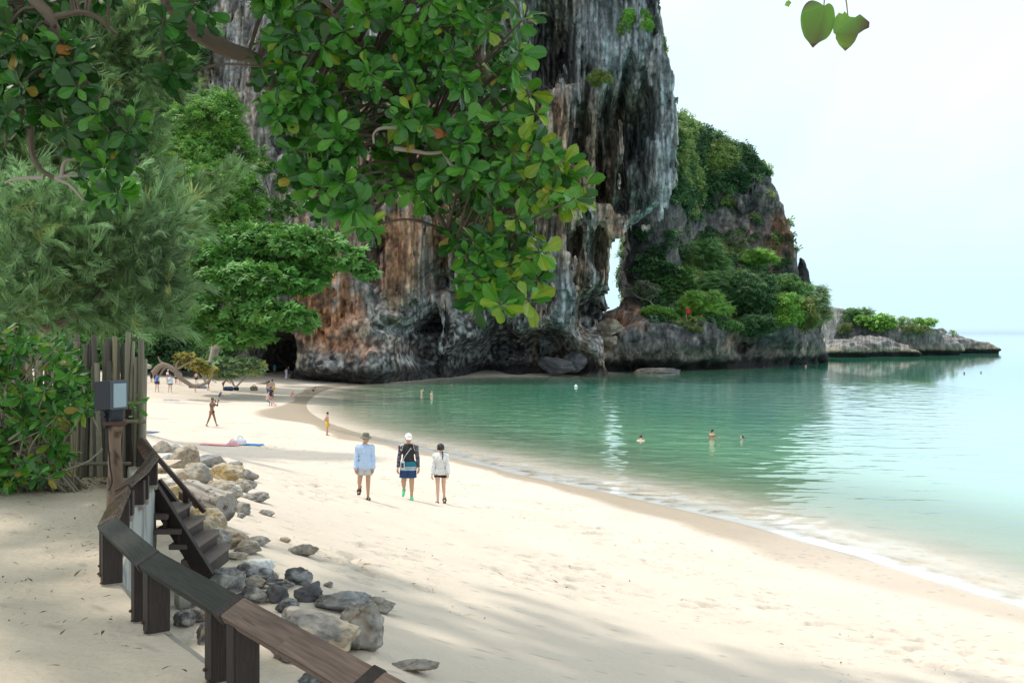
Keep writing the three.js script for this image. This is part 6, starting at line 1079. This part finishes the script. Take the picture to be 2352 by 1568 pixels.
stand('person in a white and red top in front of the trunk, beyond the pale shirt', 384, 882, 32, 2.4, {}, { skin: 'tan', hat: 'white', top: { color: [0.6, 0.5, 0.5], tint: (x, y) => (y > 0.12 ? [0.66, 0.64, 0.66] : [0.5, 0.05, 0.07]), hem: -0.02 }, shorts: { color: [0.4, 0.45, 0.6], len: 0.8 } });
stand('person in black shorts behind the steep part of the bent trunk', 404, 882, 30, 3.0, {}, { skin: 'tan', top: { color: [0.30, 0.27, 0.34], hem: -0.02 }, shorts: { color: [0.02, 0.02, 0.02], len: 0.45 } });
stand('person in a grey mauve top right of the one in black shorts', 413, 884, 32, -2.6, {}, { female: true, skin: 'fair', hair: 'long', hairColor: [0.1, 0.06, 0.04], top: { color: [0.26, 0.24, 0.32], hem: -0.08 }, shorts: { color: [0.28, 0.08, 0.10], len: 0.5 } });
stand('bare backed person in dark shorts standing in the middle of the sand', 450, 882, 27, 3.1, { LA: [0.2, 0.4, 1.2], RA: [0.2, 0.4, 1.2] }, { skin: 'fair', shorts: { color: [0.03, 0.03, 0.035], len: 0.6 } });
stand('small child in a blue and white top bending under the bent trunk', 448, 901, 24, 2.6, { lean: 0.9, LA: [0.6, 0.1, 0.2], RA: [0.6, 0.1, 0.2] }, { skin: 'fair', top: { color: [0.25, 0.4, 0.75], hem: -0.03 }, shorts: { color: [0.5, 0.45, 0.45], len: 0.5 } });
stand('person in a white top and black shorts bending over bags by the trunk end', 478, 897, 34, 2.1, { lean: 0.75, LA: [0.7, 0.1, 0.2], RA: [0.6, 0.1, 0.2], LL: [0.15, 0, 0.1], RL: [-0.1, 0, 0.1] }, { female: true, skin: 'tan', hair: 'long', hairColor: [0.06, 0.03, 0.02], top: { color: [0.66, 0.6, 0.58], sleeve: 'none', hem: 0.02 }, shorts: { color: [0.015, 0.014, 0.015], len: 0.35 } });
stand('tanned person stooping beside the crooked stems of the sand shrub', 512, 897, 32, 1.8, { lean: 0.8, LA: [0.9, 0.1, 0.1], RA: [0.7, 0.1, 0.1] }, { skin: 'brown', shorts: { color: [0.12, 0.07, 0.05], len: 0.6 } });
stand('small child in blue sitting on the sunlit sand and reaching forward', 503, 915, 24, 1.4, { sit: true, lean: 0.45, LL: [1.35, 0.1, 0.2], RL: [1.3, 0.15, 0.3], LA: [0.7, 0, 0.1], RA: [0.75, 0, 0.1] }, { skin: 'fair', hairColor: [0.3, 0.2, 0.1], top: { color: [0.06, 0.13, 0.45], hem: -0.04 }, shorts: { color: [0.06, 0.1, 0.35], len: 0.5 } });
// bathers: they stand on the sea bed or swim
const wade = (label, px, py, shown, under, turn, pose, look) => { const f = castToBeach(px, py), H = px2m(shown, -f.z) / (1 - under); return person(label, V(f.x, 0, f.z), turn, H, { ...pose, under: under - 0.0 }, look); };
wade('person waist deep with a hand at the head, left of the far pair', 968, 906, 15, 0.42, 2.4, { RA: [1.4, 0.5, 2.0] }, { skin: 'pink', female: true, hair: 'bun', hairColor: [0.2, 0.12, 0.07] });
wade('person with white cap waist deep, right of the far pair', 991, 912, 14, 0.46, 2.6, {}, { skin: 'pink', hat: 'white' });
wade('dark haired swimmer farthest out below the caves', 1033, 884, 5, 0.83, 1.4, { lean: 0.2 }, { skin: 'tan' });
wade('brown haired bather with pale shoulders just above water, leftmost of three', 1472, 1011, 15, 0.78, 2.7, { LA: [0.9, 0.5, 0.3], RA: [0.6, 0.4, 0.3] }, { skin: 'pink', hair: 'short', hairColor: [0.06, 0.025, 0.018], bulk: 1.1 });
wade('bather standing waist deep with hair tied low, middle of three', 1636, 1014, 31, 0.5, 2.5, { RA: [1.0, 0.35, 0.2], LA: [0.3, 0.15, 0.2] }, { skin: 'tan', female: true, hair: 'tail', hairColor: [0.05, 0.025, 0.02], bikini: [0.03, 0.02, 0.02] });
wade('bather with only the head above water, rightmost of the nearer three', 1706, 1009, 12, 0.835, -1.3, { pitch: -0.1 }, { skin: 'fair', hair: 'short', hairColor: [0.05, 0.025, 0.02] });
wade('dark head of a swimmer far out on the right', 2215, 858, 5, 0.85, 1, {}, { skin: 'tan' });
wade('pale head of a swimmer farthest to the right', 2255, 856, 5, 0.85, -2, {}, { skin: 'pink', hairColor: [0.4, 0.25, 0.2] });
// ---------- small things on the beach ----------
function softBox(w, h, d, seed, amp) { const g = new RoundedBoxGeometry(w, h, d, 5, min(w, h, d) * 0.45), p = g.attributes.position; for (let i = 0; i < p.count; i++) { const n = 1 + amp * noise(p.getX(i) / w * 3 + seed, p.getY(i) / h * 2, p.getZ(i) / d * 3); p.setXYZ(i, p.getX(i) * n, p.getY(i) * n, p.getZ(i) * n); } g.computeVertexNormals(); return g; }
function towel(label, px, py, wpx, dpx, color, turn) {           // a sheet lying on the sand
  const c = castToBeach(px, py), D = -c.z, w = px2m(wpx, D), l = 0.9, n = 14, P = [], I = [];
  for (let j = 0; j <= n; j++) for (let i = 0; i <= n; i++) { const u = (i / n - 0.5) * w, v = (j / n - 0.5) * l * (dpx ?? 1), x = u * cos(turn) - v * sin(turn), z = u * sin(turn) + v * cos(turn); P.push(x, beachHeight(c.x + x, D - z) - c.y + 0.03 + 0.02 * noise(u * 5, v * 5, px), z); if (i && j) { const o = j * (n + 1) + i; I.push(o - n - 2, o, o - n - 1, o - n - 2, o - 1, o); } }
  const m = tag(part('towel', geo(P, I), cloth(color), scene), label, 'towel'); m.position.copy(c);
}
towel('blue towel spread on the sand just past the bamboo fence end', 342, 993, 34, 1.2, [0.07, 0.13, 0.30], 0.05);
towel('thin pale blue towel lying on the sunlit sand beyond the fence', 393, 919, 36, 0.5, [0.30, 0.38, 0.66], -0.05);
towel('pink towel on the sand left of the white bag', 505, 1022, 88, 0.8, [0.78, 0.32, 0.36], 0.06);
towel('bright blue towel on the sand right of the white bag', 562, 1021, 82, 0.9, [0.03, 0.20, 0.46], 0.05);
function bag(name, label, category, px, py, w, h, color, extra) { const c = castToBeach(px, py), D = -c.z, W = px2m(w, D), Hh = px2m(h, D), t = thing(name, label, category, c.toArray(), 0.3); part('body', softBox(W, Hh, W * 0.6, px, 0.25).translate(0, Hh * 0.45, 0), cloth(color), t); if (extra !== false) for (const s of [-1, 1]) part('handle', new THREE.TorusGeometry(W * 0.22, W * 0.035, 6, 16, PI).translate(0, Hh * 0.88, s * W * 0.14), cloth(color.map((v) => v * 0.8)), t); return t; }
bag('beach_bag', 'white bag with handles lying on the towels', 'bag', 551, 1022, 26, 17, [0.72, 0.74, 0.78]);
bag('beach_bag', 'small pink and white bag leaning at the left of the white one', 'bag', 533, 1023, 18, 12, [0.62, 0.40, 0.42]);
bag('rucksack', 'dark blue rucksack lying by the end of the bent trunk', 'bag', 524, 897, 22, 10, [0.03, 0.05, 0.13], false);
bag('rucksack', 'black round pack beside the dark blue rucksack', 'bag', 542, 897, 11, 9, [0.015, 0.016, 0.02], false);
bag('clothes_heap', 'heap of dark and red clothes on the sand left of the bent trunk', 'clothes', 455 - 8, 891, 26, 8, [0.05, 0.05, 0.10], false);
bag('clothes_heap', 'crumpled grey blue cloth right of the dark clothes heap', 'clothes', 466, 892, 16, 6, [0.16, 0.20, 0.36], false);
bag('basket', 'small brown woven basket alone on the shaded sand', 'basket', 583, 897, 16, 11, [0.20, 0.15, 0.10]);
bag('shoulder_bag', 'small dark brown bag under the hanging part of the trunk', 'bag', 463, 887, 12, 6, [0.10, 0.05, 0.05], false);
{
  const c = castToBeach(604, 882), t = thing('driftwood_branch', 'dark forked bit of driftwood on the shaded sand below the almond tree', 'driftwood', c.toArray()), k = -c.z / FOCAL;
  part('stem', joined([limb([V(-16 * k, 0.05, 0), V(0, 0.08, 0.1), V(14 * k, 0.12, 0)], [0.05, 0.12], 7, 0.3, 4), limb([V(2 * k, 0.08, 0), V(12 * k, 7 * k, 0.1), V(15 * k, 8 * k, 0)], [0.06, 0.03], 6, 0.3, 5)]), BARK, t);
}
// the bent bare trunk hanging over the beach
{
  const D = 74, o = at(378, 862, D), t = thing('bent_tree_trunk', 'bare crooked tree trunk sagging down to the sand and curling up again', 'tree trunk', o.toArray()), W = (px, py) => at(px, py, D).sub(o), mat = std(lin(0.19, 0.15, 0.115), 0.95, { bumpMap: TEX.rough, bumpScale: 0.05 });
  part('trunk', limb([[352, 858], [366, 842], [378, 838], [392, 845], [403, 853], [412, 866], [427, 877], [441, 885], [456, 886], [470, 881], [480, 874], [487, 860], [486, 845]].map((p) => W(...p)), [0.22, 0.22, 0.2, 0.18, 0.16, 0.14, 0.11, 0.07, 0.05], 9, 0.3, 6), mat, t);
  for (const p of [[[380, 842], [372, 852], [366, 862], [360, 866]], [[398, 850], [410, 846], [424, 838], [440, 830]], [[404, 853], [404, 838], [410, 828]], [[378, 838], [368, 830], [362, 818]]]) part('branch', limb(p.map((q) => W(...q)), [0.13, 0.04], 6, 0.3, p[0][0]), mat, t);
}
{
  const D = 60, o = at(322, 852, D), t = thing('broken_log', 'pale broken log leaning out from behind the fence end', 'log', o.toArray()), W = (px, py) => at(px, py, D).sub(o);
  part('log', limb([W(290, 858), W(312, 846), W(332, 841), W(346, 842)], [0.22, 0.22, 0.2, 0.12], 9, 0.25, 3), std(lin(0.36, 0.33, 0.29), 0.95, { bumpMap: TEX.rough, bumpScale: 0.05 }), t);
}
// red flags and floats
function flag(label, px, py, h, D, rag) {
  const b = at(px, py, D), t = thing('red_flag', label, 'flag', b.toArray()), k = D / FOCAL, P = [], I = [], n = 8, H = h * k;
  part('pole', new THREE.CylinderGeometry(0.04, 0.05, H, 8).translate(0, H / 2, 0), cloth([0.5, 0.28, 0.22]), t);
  for (let j = 0; j <= n; j++) for (let i = 0; i <= n; i++) { const u = i / n * rag[0] * k, v = j / n * rag[1] * k; P.push(u, H * 0.97 - v - 0.35 * u, 0.12 * sin(u * 6 + v * 2)); if (i && j) { const o = j * (n + 1) + i; I.push(o - n - 2, o - n - 1, o, o - n - 2, o, o - 1); } }
  part('cloth', geo(P, I), cloth([0.62, 0.02, 0.025]), t);
}
flag('small red flag on a thin pole at the tip of the red brown rock ledge', 1373, 803, 34, 139.5, [9, 9]);
flag('red flag hanging in front of the light spreading tree on the ledge', 1577, 742, 36, 147, [9, 11]);
function buoy(name, label, px, py, size, color) { const d = EYE * FOCAL / (py - HORIZON), p = at(px, py, d), r = size / 2 * d / FOCAL, t = thing(name, label, 'buoy', [p.x, 0, p.z]); part('float', new THREE.SphereGeometry(r, 18, 12).scale(1, 0.9, 1).translate(0, r * 0.45, 0), std(lin(...color), 0.4), t); part('ring', new THREE.TorusGeometry(r * 0.25, r * 0.08, 6, 12).translate(0, r * 1.45, 0), std(lin(...color), 0.5), t); }
buoy('buoy', 'white round buoy floating in front of the caves', 1323, 889, 8, [0.75, 0.77, 0.76]);
buoy('float', 'tiny pinkish float near the tip of the headland', 1851, 842, 5, [0.7, 0.3, 0.28]);
[[2243, 2080], [2300, 2100]].length;
[['first of the tiny red line floats before the islet', 1936, 845], ['second tiny red line float, below the middle of the islet', 1996, 844], ['third tiny red line float, below the gap of the islet rocks', 2070, 843]].forEach(([l, x, y]) => buoy('float', l, x, y, 3.4, [0.6, 0.2, 0.18]));
// rocks at the foot of the cliff
function shoreRock(label, px, py, w, h, D, tone, second, o = {}) { const k = D / FOCAL, g = rockGeometry(floor(px + py), w / 2 * k * 1.15, h / 2 * k * 1.2, w / 2 * k * 0.8, tone, second, 0.4, 14), m = tag(part('shore_rock', g, BOULDER_MAT, scene), label, 'rock'); m.position.copy(at(px, py, D)); m.rotation.z = o.roll ?? 0; }
shoreRock('red brown boulder in the mouth of the cave beside the slit', 1402, 752, 58, 34, 138, 'brown', 'brown');
shoreRock('smaller red brown rock under the boulder at the cave mouth', 1400, 784, 44, 22, 138, 'brown', 'brown');
shoreRock('dark block at the waterline left of the ledge tip', 1276, 838, 74, 36, 129, 'dark', 'dark');
shoreRock('dark grey rock between the block and the ledge tip', 1318, 828, 50, 44, 131, 'dark', 'dark');
shoreRock('low barnacled pale rock standing in the water before the ledge', 1510, 852, 92, 20, 139, 'brown', 'dark');
shoreRock('upper slab of the little stack on the islet saddle', 2160, 760, 30, 16, 262, 'grey', 'white');
shoreRock('square lower block of the little stack on the islet saddle', 2136, 778, 34, 16, 258, 'grey', 'white');
// litter: leaves, twigs and bark on the path and the sand
{
  const r = rng(66), list = [], twigs = [];
  for (let i = 0; i < 900; i++) { const a = r() < 0.45, d = a ? 9.9 + 0.9 * r() : 2.5 + 8 * r(), x = a ? -6.4 + 2.2 * r() : railX(d) - 0.15 - 5 * r() * r(); const s = (a ? 0.06 : 0.022) * (0.5 + r()), c = r() < 0.5 ? [0.16, 0.10, 0.05] : r() < 0.5 ? [0.30, 0.22, 0.07] : [0.09, 0.06, 0.04]; list.push([V(x, PATH_Y + 0.05, -d), qFrom(V(r() - 0.5, 0.25 * (r() - 0.5), r() - 0.5), (r() - 0.5) * 0.6), V(s, s, s * (a ? 1 : 1 + 2 * r())), lin(...c)]); }
  for (let i = 0; i < 4200; i++) { const d = 7 + 50 * r() * r(), x = -4 + 12 * r() - d * 0.12; if (shoreDist(x, d) < 3 || churn(x, d) < 0.35 * r()) continue; if (x < railX(min(10.8, d)) + 0.3 && d < 11) continue; const s = 0.022 * (0.4 + r() + (r() < 0.06 ? 2 : 0)); list.push([V(x, beachHeight(x, d) + 0.025, -d), qFrom(V(r() - 0.5, 0.3 * (r() - 0.5), r() - 0.5), (r() - 0.5)), V(s * 0.7, s, s * (1 + r())), lin(...(r() < 0.6 ? [0.15, 0.11, 0.07] : [0.30, 0.22, 0.13]))]); }
  tag(instances('leaf_litter', leafGeometry(1, 0.55, 0.25, 0.2), std(lin(1, 1, 1), 0.9, { side: THREE.DoubleSide }), list, scene), 'dry leaves and bits of bark scattered over path and sand', 'leaf litter', null, 'stuff');
}
{ const c = castToBeach(828, 1303), m = tag(part('fallen_leaf', leafGeometry(0.14, 0.08, 0.2, -0.2), cloth([0.62, 0.26, 0.04]), scene), 'single orange fallen leaf on the bare sand', 'leaf'); m.position.copy(c).add(V(0, 0.03, 0)); m.rotation.y = 1.2; }
renderer.render(scene, camera);
